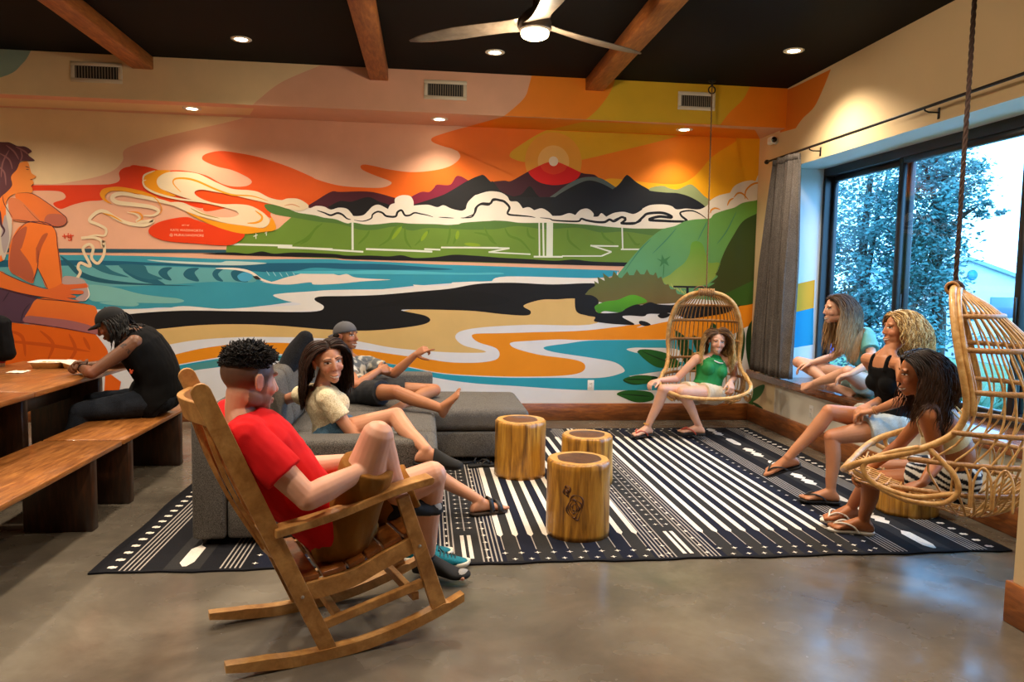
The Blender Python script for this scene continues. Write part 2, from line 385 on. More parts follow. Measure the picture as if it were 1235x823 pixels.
MB().rbox((3.49,7.44,2.945),(3.545,7.56,3.025),.022,3).build('camera_body',ol,sc_)
MB().lathe([(.0,0),(.026,0),(.028,.006),(.02,.012),(0,.014)],(3.515,7.44,2.985),20,axis=(-.25,-1,-.05)).build('lens',plain('lens_black','#08080A',.1),sc_)
# white cord under the window seat
tag(MB().tube(cr([(3.56,4.75,.44),(3.55,4.6,.28),(3.54,4.45,.16),(3.535,4.3,.1),(3.54,4.15,.13),(3.55,4.1,.26),(3.56,4.12,.45)],8),.004,8).build('power_cord',ol),'white power cord looping down the low wall behind the near hanging chair','cord')
# ================================================================== MURAL (flat paint on the back wall, the soffit and the corner of the right wall)
PX={'P':(0,0,1),'A':(0,0,.34036),'B':(400,0,.34036),'C':(815,0,.34036),'D':(0,270,.34036),'E':(400,270,.34036),'F':(815,270,.34036),
    'G':(0,150,.19449),'H':(0,290,.19449),'I':(160,190,.19449),'J':(360,180,.19449),'K':(560,160,.19449),'L':(740,170,.19449),'M':(700,300,.19449),'S':(880,340,.21863),'W':(900,150,.3766)}
class Paint:
    """layers of paint on a wall plane, each a hair above the one before"""
    def __init__(s,axis,val,step,name): s.mb=MB(); s.mb.c=[]; s.axis=axis; s.val=val; s.step=step; s.k=0
    def put(s,px,py): return at(px,py,**{s.axis:s.val})
    def lay(s,pts3,col,col2=None,dir2=None):
        s.k+=1; off=V({'x':(s.step,0,0),'y':(0,s.step,0),'z':(0,0,s.step)}[s.axis])*s.k
        pts=[p+off for p in pts3]
        flat=[(p.y,p.z,0) if s.axis=='x' else ((p.x,p.z,0) if s.axis=='y' else (p.x,p.y,0)) for p in pts]
        tri=tessellate_polygon([[V(q) for q in flat]])
        want=V({'x':(-1,0,0),'y':(0,-1,0),'z':(0,0,-1)}[s.axis]); fs=[]
        for t in tri:
            t=tuple(t)
            if (pts[t[1]]-pts[t[0]]).cross(pts[t[2]]-pts[t[0]]).dot(want)<0: t=t[::-1]
            fs.append(t)
        s.mb.add(pts,fs,0,False); c=lin(col)
        if col2:
            c2=lin(col2); d=V(dir2).normalized(); pr=[p.dot(d) for p in pts]; a,b=min(pr),max(pr)
            s.mb.c+=[tuple(lerp(c[i],c2[i],(q-a)/(b-a)) for i in range(4)) for q in pr]
        else: s.mb.c+=[c]*len(pts)
    def poly(s,fr,txt,col,smooth=6,**kw):
        ox,oy,k=PX[fr] if isinstance(fr,str) else fr
        P=[];sharp=[]; cur=(ox,oy,k)
        for w in txt.split():
            if w in PX: cur=PX[w]; continue
            sh=w.endswith('!'); a,b=w.rstrip('!').split(','); P.append((cur[0]+float(a)*cur[2],cur[1]+float(b)*cur[2])); sharp.append(sh)
        n=len(P); out=[]
        for i in range(n):
            a,b,c,d=P[i-1],P[i],P[(i+1)%n],P[(i+2)%n]
            if sharp[i]: a=b
            if sharp[(i+1)%n]: d=c
            ns=smooth if not(sharp[i] and sharp[(i+1)%n]) else 1
            for q in range(ns):
                t=q/ns; out.append(tuple(.5*((2*b[m])+(c[m]-a[m])*t+(2*a[m]-5*b[m]+4*c[m]-d[m])*t*t+(3*b[m]-a[m]-3*c[m]+d[m])*t**3) for m in (0,1)))
        s.lay([s.put(*p) for p in out],col,**kw)
    def stroke(s,fr,txt,wd,col,taper=False,smooth=6):
        ox,oy,k=PX[fr]; P=[]; cur=(ox,oy,k)
        for w in txt.split():
            if w in PX: cur=PX[w]; continue
            a,b=w.split(','); P.append(V((cur[0]+float(a)*cur[2],cur[1]+float(b)*cur[2],0)))
        C=cr(P,smooth); wd=wd*k/2; n=len(C); L=[];Rr=[]
        for i in range(n):
            t=(C[min(i+1,n-1)]-C[max(i-1,0)]).normalized(); nn=V((-t.y,t.x,0)); f=1
            if taper: f=max(.12,math.sin(PI*min(1,max(0,(i/(n-1))*.96+.02)))**.6)
            L.append(C[i]+nn*wd*f); Rr.append(C[i]-nn*wd*f)
        # quads, one layer
        s.k+=1; off=V({'x':(s.step,0,0),'y':(0,s.step,0),'z':(0,0,s.step)}[s.axis])*s.k
        A=[s.put(p.x,p.y)+off for p in L]; B=[s.put(p.x,p.y)+off for p in Rr]
        s.mb.add(A+B,[(i,i+1,n+i+1,n+i) for i in range(n-1)],0,False); s.mb.c+=[lin(col)]*(2*n)
    def disc(s,fr,cx,cy,r,col,n=48,a0=0,a1=360):
        ox,oy,k=PX[fr]; c=s.put(ox+cx*k,oy+cy*k); e=s.put(ox+(cx+r)*k,oy+cy*k); rr=(e-c).length
        s.lay([c+V((math.cos(math.radians(lerp(a0,a1,q/n))),0,math.sin(math.radians(lerp(a0,a1,q/n))))) *rr for q in range(n)],col)
    def text(s,body,px,py,hpx,col):
        cu=bpy.data.curves.new('t','FONT'); cu.body=body; cu.align_x='CENTER'; p=s.put(px,py); q=s.put(px,py-hpx); cu.size=(q-p).length*1.35
        o=bpy.data.objects.new('t',cu); COL.objects.link(o); dg=bpy.context.evaluated_depsgraph_get(); me=bpy.data.meshes.new_from_object(o.evaluated_get(dg))
        s.k+=1; y=s.val+s.step*s.k
        s.mb.add([(p.x+v.co.x,y,p.z+v.co.y) for v in me.vertices],[tuple(f.vertices) for f in me.polygons],0,False); s.mb.c+=[lin(col)]*len(me.vertices)
        bpy.data.objects.remove(o); bpy.data.curves.remove(cu); bpy.data.meshes.remove(me)
def solid_box(pt,lo,hi,col):
    b=len(pt.mb.v); pt.mb.box(lo,hi); pt.mb.c+=[lin(col)]*8
CREAM='#E8CB9C'; SALM='#E0A888'; RED='#DD3A08'; ORG='#F07E08'; YEL='#D9A512'; GOLD='#F2AC0C'; WHT='#E6DCCB'; BLK='#0E0D0F'; TEAL='#3F93A0'
OLIVE='#64852A'; DKT='#1E5A70'; LTT='#74B0AE'; WALLW='#D9D8DA'
mural_mat=painted('mural_paint',.55,.35,.035,5,.03)
W=Paint('y',YB,-.00004,'wall')
solid_box(W,(XL,YB,0),(XW+.3,YB+.2,ZC),SALM)
p=W.poly; st=W.stroke
# sky
p('A','-180,360! 890,400! 885,408 820,430 600,480 450,525 435,570 400,605 330,630 200,652 130,652 -180,652!',CREAM)
p('A','-200,660 G 0,379 200,378 600,375 700,368 742,345 738,300 770,270 840,260 930,268 1100,330 1250,430 1260,520 1100,480 980,458 850,410 700,395 620,425 640,468 540,478 450,500 375,525 330,490 395,465 405,440 360,415 200,412 0,420 -260,420',RED)
p('I','-20,60 60,55 120,75 160,85 300,80 450,110 545,160 620,180 700,178 738,155 715,125 620,80 520,55 435,15 450,-20 540,-40 640,-30 790,0 960,55 1100,115 J 120,190 250,225 400,238 520,238 575,215 560,195 480,165 400,130 385,105 410,95 470,105 560,125 700,142 850,130 950,100 1003,50 985,10 B 440,530 400,520 360,505 355,490 390,475 480,450 600,425! 1690,425! 1690,1000! 1000,900! 300,800! I 1234,400! 1000,340! 880,310 855,350 850,375 700,300 460,335 430,290 330,275 220,275 120,250 -20,205',RED,col2='#F48E08',dir2=(1,0,.12))
p('B','1690,405! 895,425 760,462 660,520 632,545 640,562 700,576 850,572 1000,540 1234,480 C 60,440!',YEL)
p('L','800,-60 760,0 650,70 590,120 540,180 480,235 400,268 250,262 100,245 -40,236 -120,300! -100,420! 1300,600! 1300,-80!',GOLD)
# sun rings behind the mountain
W.disc('K',553,180,175,'#E29A2C'); W.disc('K',553,180,97,'#E8B25E')
# mountains
p('J','40,370! 60,350 100,325 200,265 260,265 400,262 480,270 590,300 720,340 720,460! 40,440!','#4A0F1E')
p('J','190,365 200,350 260,322 330,325 430,297 500,325 560,345 640,400 600,450! 300,450!','#120E12')
p('J','690,300! 760,265 810,265 840,240 860,220 940,220 985,165 1055,195 1100,230! 900,330! 720,360!','#7A1030')
p('K','170,320! 180,305 250,298 290,300 390,245 500,190 553,183 600,190 720,248 800,260 830,278 900,330! 700,420! 300,430!','#3E0D1C')
p('K','395,240! 500,190 553,183 600,190 724,248! 700,285 640,315 553,326 470,310 415,272','#D90A06')
p('K','470,205! 510,188 553,183 600,190 638,208! 615,240 553,260 495,240','#E0380E')
W.disc('K',553,178,29,'#F0DDBE')
p('J','690,350! 710,345 880,290 950,255 1050,195 1120,165 1150,162 1190,200 K 180,305 230,365 300,395 400,440! 300,520! -100,560! J 900,440!','#17171A')
p('K','270,400! 350,385 405,333 450,385 500,440 400,480!','#0D0C10')
p('K','485,428! 560,380 620,335 700,290 770,275 850,285 940,340! 920,360! 850,330! 700,340! 600,390! 530,430!','#5B665F')
p('L','215,305 295,278 350,295 400,300 470,270 510,290 560,340 610,375! 560,420! 300,380!','#8E9A6A')
p('K','470,440! 530,420 600,375 690,325 770,297 850,315 920,352! 960,320 1000,268 1020,268 1070,310 1140,350 L 230,310 320,320 400,325 480,350 560,400 600,460! 300,560! K 900,560! 600,540!','#15161A')
p('K','250,400! 1000,400! 1000,560! 250,560!','#15161A')
# cloud belt
p('J','-120,335 -60,310 0,318 40,345 70,365 110,352 160,357 200,375 250,363 300,370 330,400 345,415 400,410 430,385 460,355 500,345 555,372! 570,345 597,335! 600,305 640,286 690,290 712,320 714,350! 800,345 860,360 900,348 950,370 1010,382 1038,370! 1050,330 1090,290 K 80,385 150,365 220,370 265,395 285,425 330,430 363,470! 400,463 433,482! 480,470 520,490 547,517! 600,515 650,500 688,512! 720,480 765,472 800,500 800,522! 830,520 850,500 880,522! 930,498 990,492 1050,505 1100,480 L 180,420 230,398 310,395 360,405 390,425 450,420 530,425 580,400 600,370 650,340 722,322! 750,280 800,255 850,245 880,250! 895,213! 930,235 1000,265 1040,300! 1040,420! 700,520! 300,600! K 0,640! J 600,540! 0,480! I 1100,400! 980,335!',WHT)
for q in ('115,380 160,395 200,410 240,397 270,405 300,430 325,437','345,440 400,447 450,430 460,405 490,388 520,395 545,415 600,418 615,390 640,380 660,410 690,410 720,395 760,402 800,410 835,421','1005,427 1070,422 1092,395 1100,365 1130,342 1180,345 1200,322 1240,316'): st('J',q,13,BLK,True)
st('J','868,422 965,428',6,BLK,True)
for q in ('-10,532 60,505 80,460 110,440 160,440 180,415 220,420 250,430 280,465 270,505 340,515 400,520 440,527','470,528 530,535 560,545 700,551 725,535 760,545 820,555 870,555 900,540 930,550 975,525 1000,540 980,560 1050,560 1090,550 1120,510 1240,494'): st('K',q,15,BLK,True)
for q in ('0,490 40,475 75,478 60,500 50,512 130,512 180,475 210,452 290,446 340,458 358,475 280,470 220,490 320,497 400,500 455,497 420,465 418,442 480,433 530,450 575,482',): st('L',q,17,BLK,True)
for q in ('815,362 820,310 860,270 910,262 965,292','745,352 770,325 800,328 835,365','705,402 720,370 745,355','600,450 605,430 630,418 662,426'): st('L',q,11,'#D98A12',True)
# green cliffs
G1='#64842C'; G2='#4E7230'
p('I','578,590! 585,540! 640,530 690,460 870,455 950,400 1020,340 J 0,395 100,410 160,425 230,435 300,460 340,455 420,468 500,465 600,455 700,462 850,465 930,470 K 0,565 160,548 250,548 350,560 450,560 550,560 750,570 900,585 1050,595 L 200,548 300,545 600,520! 300,900! K 1000,830! J 600,690! 0,670!',G1)
p('J','-210,345 -110,352 0,395 100,410 160,425 230,435 300,460 340,455 420,468 500,465 600,455 700,462 850,465 930,470 1050,460 1150,450 1234,445 1234,490 1100,500 950,495 800,490 700,505 600,480 480,500 380,500 260,465 120,450 0,430 -160,400',G2)
p('K','-20,562 160,548 250,548 350,560 550,560 750,570 900,585 1050,595 1234,600 1200,640 1000,615 850,620 700,590 500,600 330,580 180,600 0,590',G2)
for fr,q in (('J','10,590 60,560 100,500 150,460'),('J','370,590 420,540 440,505'),('J','500,600 560,560 600,490 650,470'),('J','720,600 790,530 810,500'),('J','920,590 935,540 940,480'),('J','960,590 990,510'),('J','660,480 665,560 700,615'),('J','1150,480 1190,560 1230,590'),('K','60,620 150,640 190,690'),('K','250,590 280,640 350,670 420,750'),('K','640,600 650,670 720,730'),('K','850,610 870,650 930,690'),('K','390,590 400,640 440,660'),('K','1010,620 1060,690 1090,690'),('I','1000,540 1080,500 1150,420')): st(fr,q,15,'#557A1F',True)
for fr,q in (('J','580,560 640,480'),('J','760,570 800,510'),('J','980,560 990,505'),('K','0,690 100,700')): st(fr,q,22,'#7C9A1E',True)
wl='#D8DCCB'
for fr,q,w_ in (('I','588,538 990,548',12),('I','900,556 1240,570',13),('J','0,612 402,637',11),('J','418,620 700,630 830,636',12),('J','780,620 880,624',10),('J','884,610 1240,612',10),('K','0,713 280,718',10),('K','280,718 150,742',9),('K','150,742 410,755',8),('K','605,766 850,766',8),('K','850,766 912,740',9),('K','912,740 782,700',9),('K','782,702 950,705',9),('L','45,673 162,673',9),('J','335,455 336,625',13),('K','464,558 466,770',9),('K','488,558 492,770',11),('K','530,556 528,772',40),('K','430,770 610,771',11),('K','978,590 982,722',9),('L','-30,653 30,653',9)): st(fr,q,w_,wl,False,2)
for q in ('750,490 775,480','765,470 765,505','820,470 835,462','828,452 830,485'): st('I',q,5,wl,False,2)
# horizon and shore
p('I','-900,562! 580,572! 580,592! -900,588!','#28505E',smooth=1)
p('I','430,598! 560,590 640,590 720,597 800,583 880,597 1000,590 1234,598 J 300,660 450,660 560,665 640,658 720,675 850,670 960,655 1080,660 1234,672 K 200,775 400,785 560,795 680,788 800,800 1010,806! 1010,830! 500,816 0,800 J 600,690 300,682 I 1234,620 900,614 560,603',BLK)
# sea
p('I','-900,600! 0,610 600,632 1000,630 1234,630 J 300,690 600,702 850,715 E 500,148 1020,166! 1010,180! 940,192 620,200! 400,250! 0,300! D 900,320! 300,340! 0,330! -300,330!',TEAL,col2='#2A93AC',dir2=(1,0,0))
p('I','-900,640 -200,640 200,655 600,660 900,655 1234,655 J 300,710 500,712 700,725 960,746 700,750 300,745 100,735 I 1000,705 800,710 600,685 480,682 0,668 -900,680','#195B76')
p('I','90,635 300,645 530,652 600,643 830,655 700,668 530,668 250,655',"#B9CFC5")
p('I','-900,690 -100,670 300,680 520,688 640,692 720,712 760,745 740,775 500,772 200,790 -100,800 -900,800','#5FA3A6')
for q in ('160,715 190,685 245,684 215,715 242,762 190,750','315,725 345,690 412,687 385,715 412,768 345,756','495,725 515,695 562,692 530,725 562,768 520,760','610,725 630,700 722,700 665,735 717,772 640,765','-60,690 65,676 110,730 205,792 80,775 0,745'): p('I',q,'#205F72')
p('I','650,735 690,712 735,722 740,750 712,768 670,765','#4AA3C4')
p('H','375,95 430,130 520,200 640,238 760,256 900,268 1215,283 900,278 650,266 500,228 420,152','#1D5667')
p('H','560,150 640,150 700,190 800,228 700,215 620,190','#2A6A7A'); p('H','740,152 890,155 920,200 1010,240 900,238 800,200','#2A6A7A')
p('H','540,280 700,290 860,330 1000,350 1100,360 1143,377 1080,390 880,388 700,380 560,370','#79B4AD')
p('H','620,385 780,380 860,392 830,410 700,402','#79B4AD')
st('I','515,688 640,692 730,712 800,757 880,780',16,WHT,True)
p('I','800,770 860,772 950,745 1020,728 J 20,770 50,765 70,773 110,758 150,770 200,770 250,782 300,775 350,795 450,804 570,810 400,820 250,835 100,840 I 1100,775 980,788 880,785',"#E3D3C2")
for a,b in ((830,705),(870,708),(910,712),(950,712),(990,708)): st('I','%d,%d %d,%d'%(a,b,a+20,b+30),5,'#9CC9CE',True)
p('J','0,758 300,755 600,752 1000,768 1234,765 1234,778 800,778 300,775 0,772','#4FB1C0')
p('I','745,738! 770,735 785,745 800,758! 765,756','#2A2420')
# foam, black sand, beach, ribbons
p('P','-80,375! 150,373 200,371 300,371 500,345 720,336 800,350 960,350! 960,520! -80,520!',WALLW)
p('E','1012,168! 1000,188 920,193 620,187 565,205! 500,205 428,208! 400,220 288,216! 285,228 180,232 0,235 D 1100,240 1010,246 968,254 1010,272 1068,285 1000,292 900,295 800,303 650,292 560,305 430,305 430,330! 660,320! 900,320! 1234,300! E 400,260! 940,230! 1020,190!',"#E4DDD2")
SAND='#D3AE6C'
p('D','380,372! 700,350! 1234,350! E 300,300! 800,262! 940,262! 940,352 700,358 560,365 480,375 445,388 440,408 470,432 540,450 530,457 420,456 300,448 200,437 80,415 D 1100,404 1000,402 850,402 700,412 590,430 480,450!',SAND)
p('D','430,330 480,318 650,308 850,310 1100,312 1148,295 1115,270 1135,258 1234,256 E 170,252 310,240 420,230 520,213 640,209 780,215 935,212 950,240 935,275! 860,265 800,268 740,270 680,290 705,310 690,325 600,320 480,308 250,305 330,325 348,345 300,362 150,378 0,376 D 1000,362 850,356 700,360 540,375 480,372 380,378',BLK)
p('E','110,300 300,258 420,240 520,240 620,262 605,285 420,300 250,290','#08080A')
p('D','560,480! 700,445 850,425 1000,422 1100,430 E 80,443 200,460 330,478 420,491 520,492 580,482 595,462 580,440 520,420 497,400 512,390 600,388 700,385 900,378 1100,355 M 350,490 500,460 700,420 880,380 980,358 1100,330! 1120,440! 1020,490 900,540 550,562 230,565 0,567 E 800,410 700,415 640,420 633,430 660,445 740,465 850,480 893,495 893,520 850,535 750,541 600,541 400,530 270,506 150,486 80,466 D 1100,468 950,460 800,470 560,512!','#E28A12')
p('D','600,508! 800,475 950,469 1090,468 E 150,488 270,509 400,533 600,545 800,546 950,546 1025,530 1036,515 1000,490 920,475 800,457 755,445 760,435 830,425 940,413 1234,412 M 550,566 900,545 1000,600! 640,730! 560,720 500,760! 300,790! E 1180,590! 1000,590 850,588 650,575 500,565 380,548 270,525 180,502 D 1200,485 1050,480 900,490 800,505 600,530!','#2592A8',col2='#2C9AB0',dir2=(1,0,0))
p('M','285,625 330,615 400,615 600,625 650,700 550,690 430,660 340,645',"#DADADA")
p('D','680,500! 800,478 900,471 1000,474 1000,484 900,490 800,502 640,528!','#4A8E90')
# right hill
p('L','30,823! 90,750 160,670 230,600 300,550 380,528 440,500 500,488 560,484 600,480 622,455 690,430 750,413 800,385 880,370 1000,350! 1010,520! M 1000,330! 500,300! 200,220!','#679A2C',col2='#55936C',dir2=(-.55,0,-1))
for q in ('60,820 160,680 230,610','240,700 330,610 390,540','640,640 700,560 760,440','520,620 560,540 580,500'): st('L',q,7,'#3E7A5A',True)
p('L','350,830! 390,795 440,755 470,700 480,640 510,622 550,640 570,700 590,755 650,755 680,790! M 860,100! 840,170! 790,220! 660,250! 560,235 500,200 520,180 560,160','#5E962A',col2='#8FA04A',dir2=(0,0,-1))
p('L','1010,420! 935,435 880,455 800,500 740,590 690,680 650,780 630,840! M 870,80 850,140 830,160! 850,175 800,215! 830,215 780,245! 800,262 760,285 900,330 1000,350! 1110,320! 1110,0!','#2F4A16',col2='#3A401A',dir2=(-.3,0,-1))
p('M','860,300 950,255 1085,190! 1085,340! 980,355 900,335','#33591A')
for i in range(9): st('M','%d,%d %d,%d'%(560+i*14,215+i*7+(i%2)*10,575+i*14,245+i*8),7,'#A3AE5A',True)
p('M','470,60! 500,70! 505,35! 520,65! 560,45! 535,75! 550,110! 518,90! 490,115! 500,82!','#3F7A45',smooth=1); st('M','518,90 512,180',7,'#3F7A45',True)
p('M','30,285 60,250 90,232! 85,200! 112,218! 105,175! 150,200! 138,150! 180,182! 195,178! 205,138! 240,180! 255,182! 290,142! 302,165! 330,165! 348,128! 372,160! 395,160! 412,128! 430,160! 452,165! 466,145! 480,185! 500,172! 520,220 545,220! 560,250 590,250! 600,280 640,290 600,335 420,345 300,350 110,330','#57622C',col2='#6C5A30',dir2=(.2,0,-1))
p('M','-30,225! 80,222! 40,270 30,285 70,290 105,312 112,340 92,360 112,398 240,395 290,365 340,345 380,350 430,332 480,345 560,350 600,345 700,350 900,360 1000,350! 950,375 900,400 800,418 660,437 630,425 560,400 500,405 420,405 390,420 300,415 260,425 335,470 240,470 150,462 85,450 90,425 40,415 -30,380',BLK)
p('M','362,455 375,447 410,455 435,472 400,480 370,470',BLK); p('M','478,415 510,400 555,405 540,425 500,432',BLK)
p('M','88,360 150,330 230,318 310,288 370,298 412,330 330,350 285,370 240,395 150,388 112,400','#55A01E',col2='#3E7F1C',dir2=(0,0,-1))
p('M','575,230! 790,234! 790,244! 670,243! 672,300! 655,300! 655,243! 575,241!',BLK,smooth=1)
LF='#17401C'
for q in ('352,638 430,628 530,652 590,700 612,732 540,737 450,710 385,665','262,815 340,787 430,788 480,800 430,830 330,845','580,500! 640,540 672,600 640,700 608,610','692,540 740,560 768,580 755,660 720,640','812,458! 842,485 820,570 795,520','1090,425! 1045,470 1025,560 1032,680 1060,760 1110,760!','620,600 700,640 760,740 690,760 640,700','960,560 1000,480 1020,560 1000,700 960,700'): p('M',q,LF)
for q in ('1085,450 1130,446 1200,465 1234,503 1160,510 1110,482','1035,550 1080,538 1130,540 1122,565 1070,566','1010,602 1050,590 1130,597 1137,625 1080,633 1030,615'): p('E',q,'#1F5A20')
for fr,q in (('E','1100,452 1160,478 1225,500'),('E','1042,551 1120,552'),('E','1020,603 1130,612'),('M','600,520 635,620 640,690')): st(fr,q,4,'#0E2C12',True)
# smoke swirls
SG='#E59412'; SW='#E2CDA8'
p('I','70,150 90,100 150,80 235,84 180,125 165,165 200,205 270,240 160,228 100,195',SG)
p('I','330,335 450,380 560,405 700,425 810,440 850,400 862,370 890,428 872,455 800,462 690,472 560,442 430,392',SG)
p('I','150,150 170,115 230,90 330,90 400,100 450,120 530,160 620,195 720,203 780,215 850,250 920,265 960,255 1020,256 1065,276 1092,305 1040,332 960,318 900,300 800,275 690,250 600,228 520,215 440,201 395,206 386,225 420,252 480,276 560,290 650,290 730,300 800,335 842,375 846,410 805,437 720,430 600,412 480,382 380,347 240,285 300,278 360,300 430,340 500,365 560,372 620,370 657,355 640,332 560,308 440,280 330,252 230,216 170,190',SW)
st('I','85,140 65,150 85,190 160,227 280,257 400,272 490,287',13,SW,True); st('I','65,150 75,110 140,82',11,SW,True)
st('I','0,215 150,258 240,287 350,335 450,372',14,SW,True); st('I','-120,190 0,208 120,240',12,SG,True)
st('I','300,215 255,165 262,135 320,130 400,147 520,200 620,232 740,240 840,270',12,SG,True)
st('I','760,330 800,362 797,390 760,406 712,408',14,SG,True); st('I','360,315 430,350 540,378',7,'#A8893C',True)
st('I','940,300 990,292 1040,310',6,'#C98A62',True)
p('G','622,430 645,400 720,388 800,396 900,420 985,458 900,442 780,418 700,414 662,432 656,460 692,492 660,482 632,458',SG)
st('G','1234,570 1150,520 1000,478 850,446 760,430 708,442 700,465 740,488 850,500 945,515 985,540 950,566 890,566',27,SW,True)
st('G','790,545 840,556 868,580 850,604 910,602 952,598 900,625 800,615 720,582 650,540 600,548 556,596 610,622 658,650 650,690 590,688 510,706',22,SW,True)
st('G','800,400 900,422 975,470 1005,530 985,560',6,SG,True); st('G','640,552 700,570 760,605',9,SG,True); st('G','800,545 860,548 885,580 850,606',8,SG,True)
st('G','505,706 580,702 628,722 640,760 H 645,0 648,80 610,142 570,110 580,50 555,25 520,45 524,80 562,160 502,140 486,170 500,200 468,252',18,SW,False)
p('I','100,460 120,425 200,390 330,370 400,390 560,440 692,470 660,520 585,546 400,535 220,520 130,492',RED)
p('I','330,335 450,380 560,405 700,425 810,440 872,440 872,455 800,464 690,474 560,444 430,392',SG)
W.text('ART BY',224,272.8,2.0,'#EDB894'); W.text('KATE WADSWORTH',225.5,279.3,3.0,'#EDB894'); W.text('@ MURALSANDMORE',225.5,285.2,3.0,'#EDB894')
for q in ('388,695 460,690','400,680 405,710','425,675 425,705 445,700 440,720 425,718','440,680 440,705'): st('G',q,6,'#D23A12',False,2)
# sitting woman in the painting
SK='#E9752A'; SKD='#A85A52'; OUT='#4A2230'; PUR='#54384A'
p('H','-200,500! 0,503 200,525 420,548 560,560 640,640 672,705 640,780 600,823! 600,900! -200,900!','#E0600C')
for q in ('60,560 140,600 160,720','250,560 330,640 300,740','430,580 470,680 420,760','520,600 560,680','0,620 300,650 560,690'): st('H',q,22,'#C94E0A',True)
p('D','375,520! 430,560! 420,610! 370,605!','#E0600C',smooth=1); p('D','630,552 670,553 722,572 712,600 650,602 620,590','#DD5A1C')
for q in ('690,572 722,580','685,582 716,590','680,592 708,598'): st('D',q,3,OUT,True)
p('G','-120,440! 0,450 40,490 82,580 60,700 30,823 H 30,120! -120,200!',SK)
p('G','40,505 75,510 78,600 70,700 H 30,120 10,90! G 0,823! -20,640! 0,605 42,640','#C9BBA8'); p('G','35,560 60,700 30,800 10,700','#A99A98')
p('H','-120,300! 0,298 120,330 245,362 195,420 165,512 0,492 -120,480!',PUR); st('H','60,320 20,380',8,'#3A2636',True); st('H','190,390 150,440 130,510',8,'#3A2636',True)
p('H','245,360 400,375 560,400 602,430 620,560! 600,582 400,546 165,512 190,420',SK,col2='#D8622A',dir2=(0,0,-1))
p('H','170,470 300,480 450,500 590,540 600,582 400,546 165,512','#A06060')
p('G','75,720 110,650 150,622 230,603 310,620 350,670 357,760 H 355,0 387,260 300,300 262,230 235,170 215,240 200,266 130,232 60,180 60,60',SK)
p('G','80,720 120,660 170,640 140,760 H 130,60 180,130 210,200 200,262 130,228 62,178','#B0583A'); p('G','230,760 265,690 300,680 262,760 H 240,120 228,140 225,60','#B5552E')
p('G','100,432 200,430 300,490 380,550 416,585 405,622 350,634 250,602 190,560 120,490',SK,col2='#D5703A',dir2=(1,0,0))
p('G','55,470 110,462 170,510 250,595 200,606 80,590','#D4784A'); p('G','300,560 380,560 412,590 400,620 350,630 280,606','#B4614A')
p('H','-120,200! 0,190 60,220 180,270 300,302 400,264 470,272 540,268 546,292 470,300 440,308 512,312 514,332 440,334 470,345 468,356 420,358 500,378 440,378 330,362 150,332 0,292 -120,270!',SK,col2='#D8602E',dir2=(1,0,0))
p('H','405,222 512,240 545,285 552,335 535,372 505,378 470,362 520,330 512,312 440,306 545,292 540,268 470,272 392,270',"#B59A92"); st('H','545,290 555,340 530,375',8,'#E8DCCB',True)
p('G','20,440 60,350 105,262 140,235 175,235 190,280 200,305 228,326 205,342 212,368 196,385 205,400 195,426 110,428 60,452 30,495 -40,560 -40,440',SK,col2='#E58A3A',dir2=(1,0,.3))
p('G','-200,90! 0,110 60,113 110,135 160,140 200,168 178,190 218,226 165,228 130,232 108,280 72,325 78,380 40,425 20,440 -20,470 -200,520!','#5A3238')
for q in ('40,130 90,170 120,220','0,180 60,220 80,280','100,140 150,165 180,190','-10,260 30,300 40,380','60,160 20,240 10,330','130,160 140,200 125,240'): st('G',q,10,'#8A5A58',True)
for q in ('-30,520 0,540 10,620 30,660 10,700',): st('G',q,14,'#4A2A36',True)
for q in ('205,342 190,345','196,385 210,372','160,262 185,270','165,280 182,282'): st('G',q,5,OUT,True)
for fr,q in (('G','110,428 200,430 300,490 380,550 416,585 405,622 350,634 250,602 150,500'),('G','75,720 150,622 230,603 310,620 350,670 357,760'),('H','355,0 387,262'),('H','235,170 300,300'),('H','240,60 235,170 200,266'),('H','0,190 60,220 180,270 300,302'),('H','0,298 120,330 245,362 400,376 560,400'),('H','0,503 165,512 400,546 600,584'),('G','80,590 200,606 350,634'),('H','330,362 150,332 0,292'),('G','20,440 30,495 82,580')): st(fr,q,5,OUT,True)
W.mb.v=[v if i<8 else V((max(min(v.x,XW-.001),XL),v.y,v.z)) for i,v in enumerate(W.mb.v)]
wb=W.mb.build('wall_back',mural_mat); wb['kind']='structure'
# soffit: face (y) and underside (z)
F_=Paint('y',YS,-.00004,'face'); solid_box(F_,(XL,YS,ZS),(XW,YB,ZC),SALM)
F_.poly('A','-300,150! 1200,232! 1135,232! 1000,290 920,350 890,378! 890,400! -300,360!',CREAM)
F_.poly('A','-300,150! 110,178! 80,225 0,275 -300,330!','#8FA79A')
F_.poly('B','715,240! 700,300 680,350 610,413! 610,430! 1700,480! 1700,230!','#EE8212')
F_.poly('B','1010,270! 985,330 940,390 890,432! 900,440! C 158,442! 190,400 240,350 270,290!','#D9A820')
F_.mb.v=[V((v.x,min(v.y,YB),min(max(v.z,ZS),ZC))) if v.y<YS+.0001 and i>=8 else v for i,v in enumerate(F_.mb.v)]
U_=Paint('z',ZS,-.00004,'under')
U_.poly('A','-400,330! 900,384! 885,408! -400,360!',CREAM)
U_.poly('B','610,413! 480,450! 1500,500! 1500,460! 1000,430!','#EE8212',smooth=1)
U_.poly('B','890,432! 770,460! 1250,478! 1250,443!','#E0A21C',smooth=1)
for v,c in ((U_.mb.v,0),): U_.mb.v=[V((min(q.x,XW),min(max(q.y,YS),YB),q.z)) for q in v]
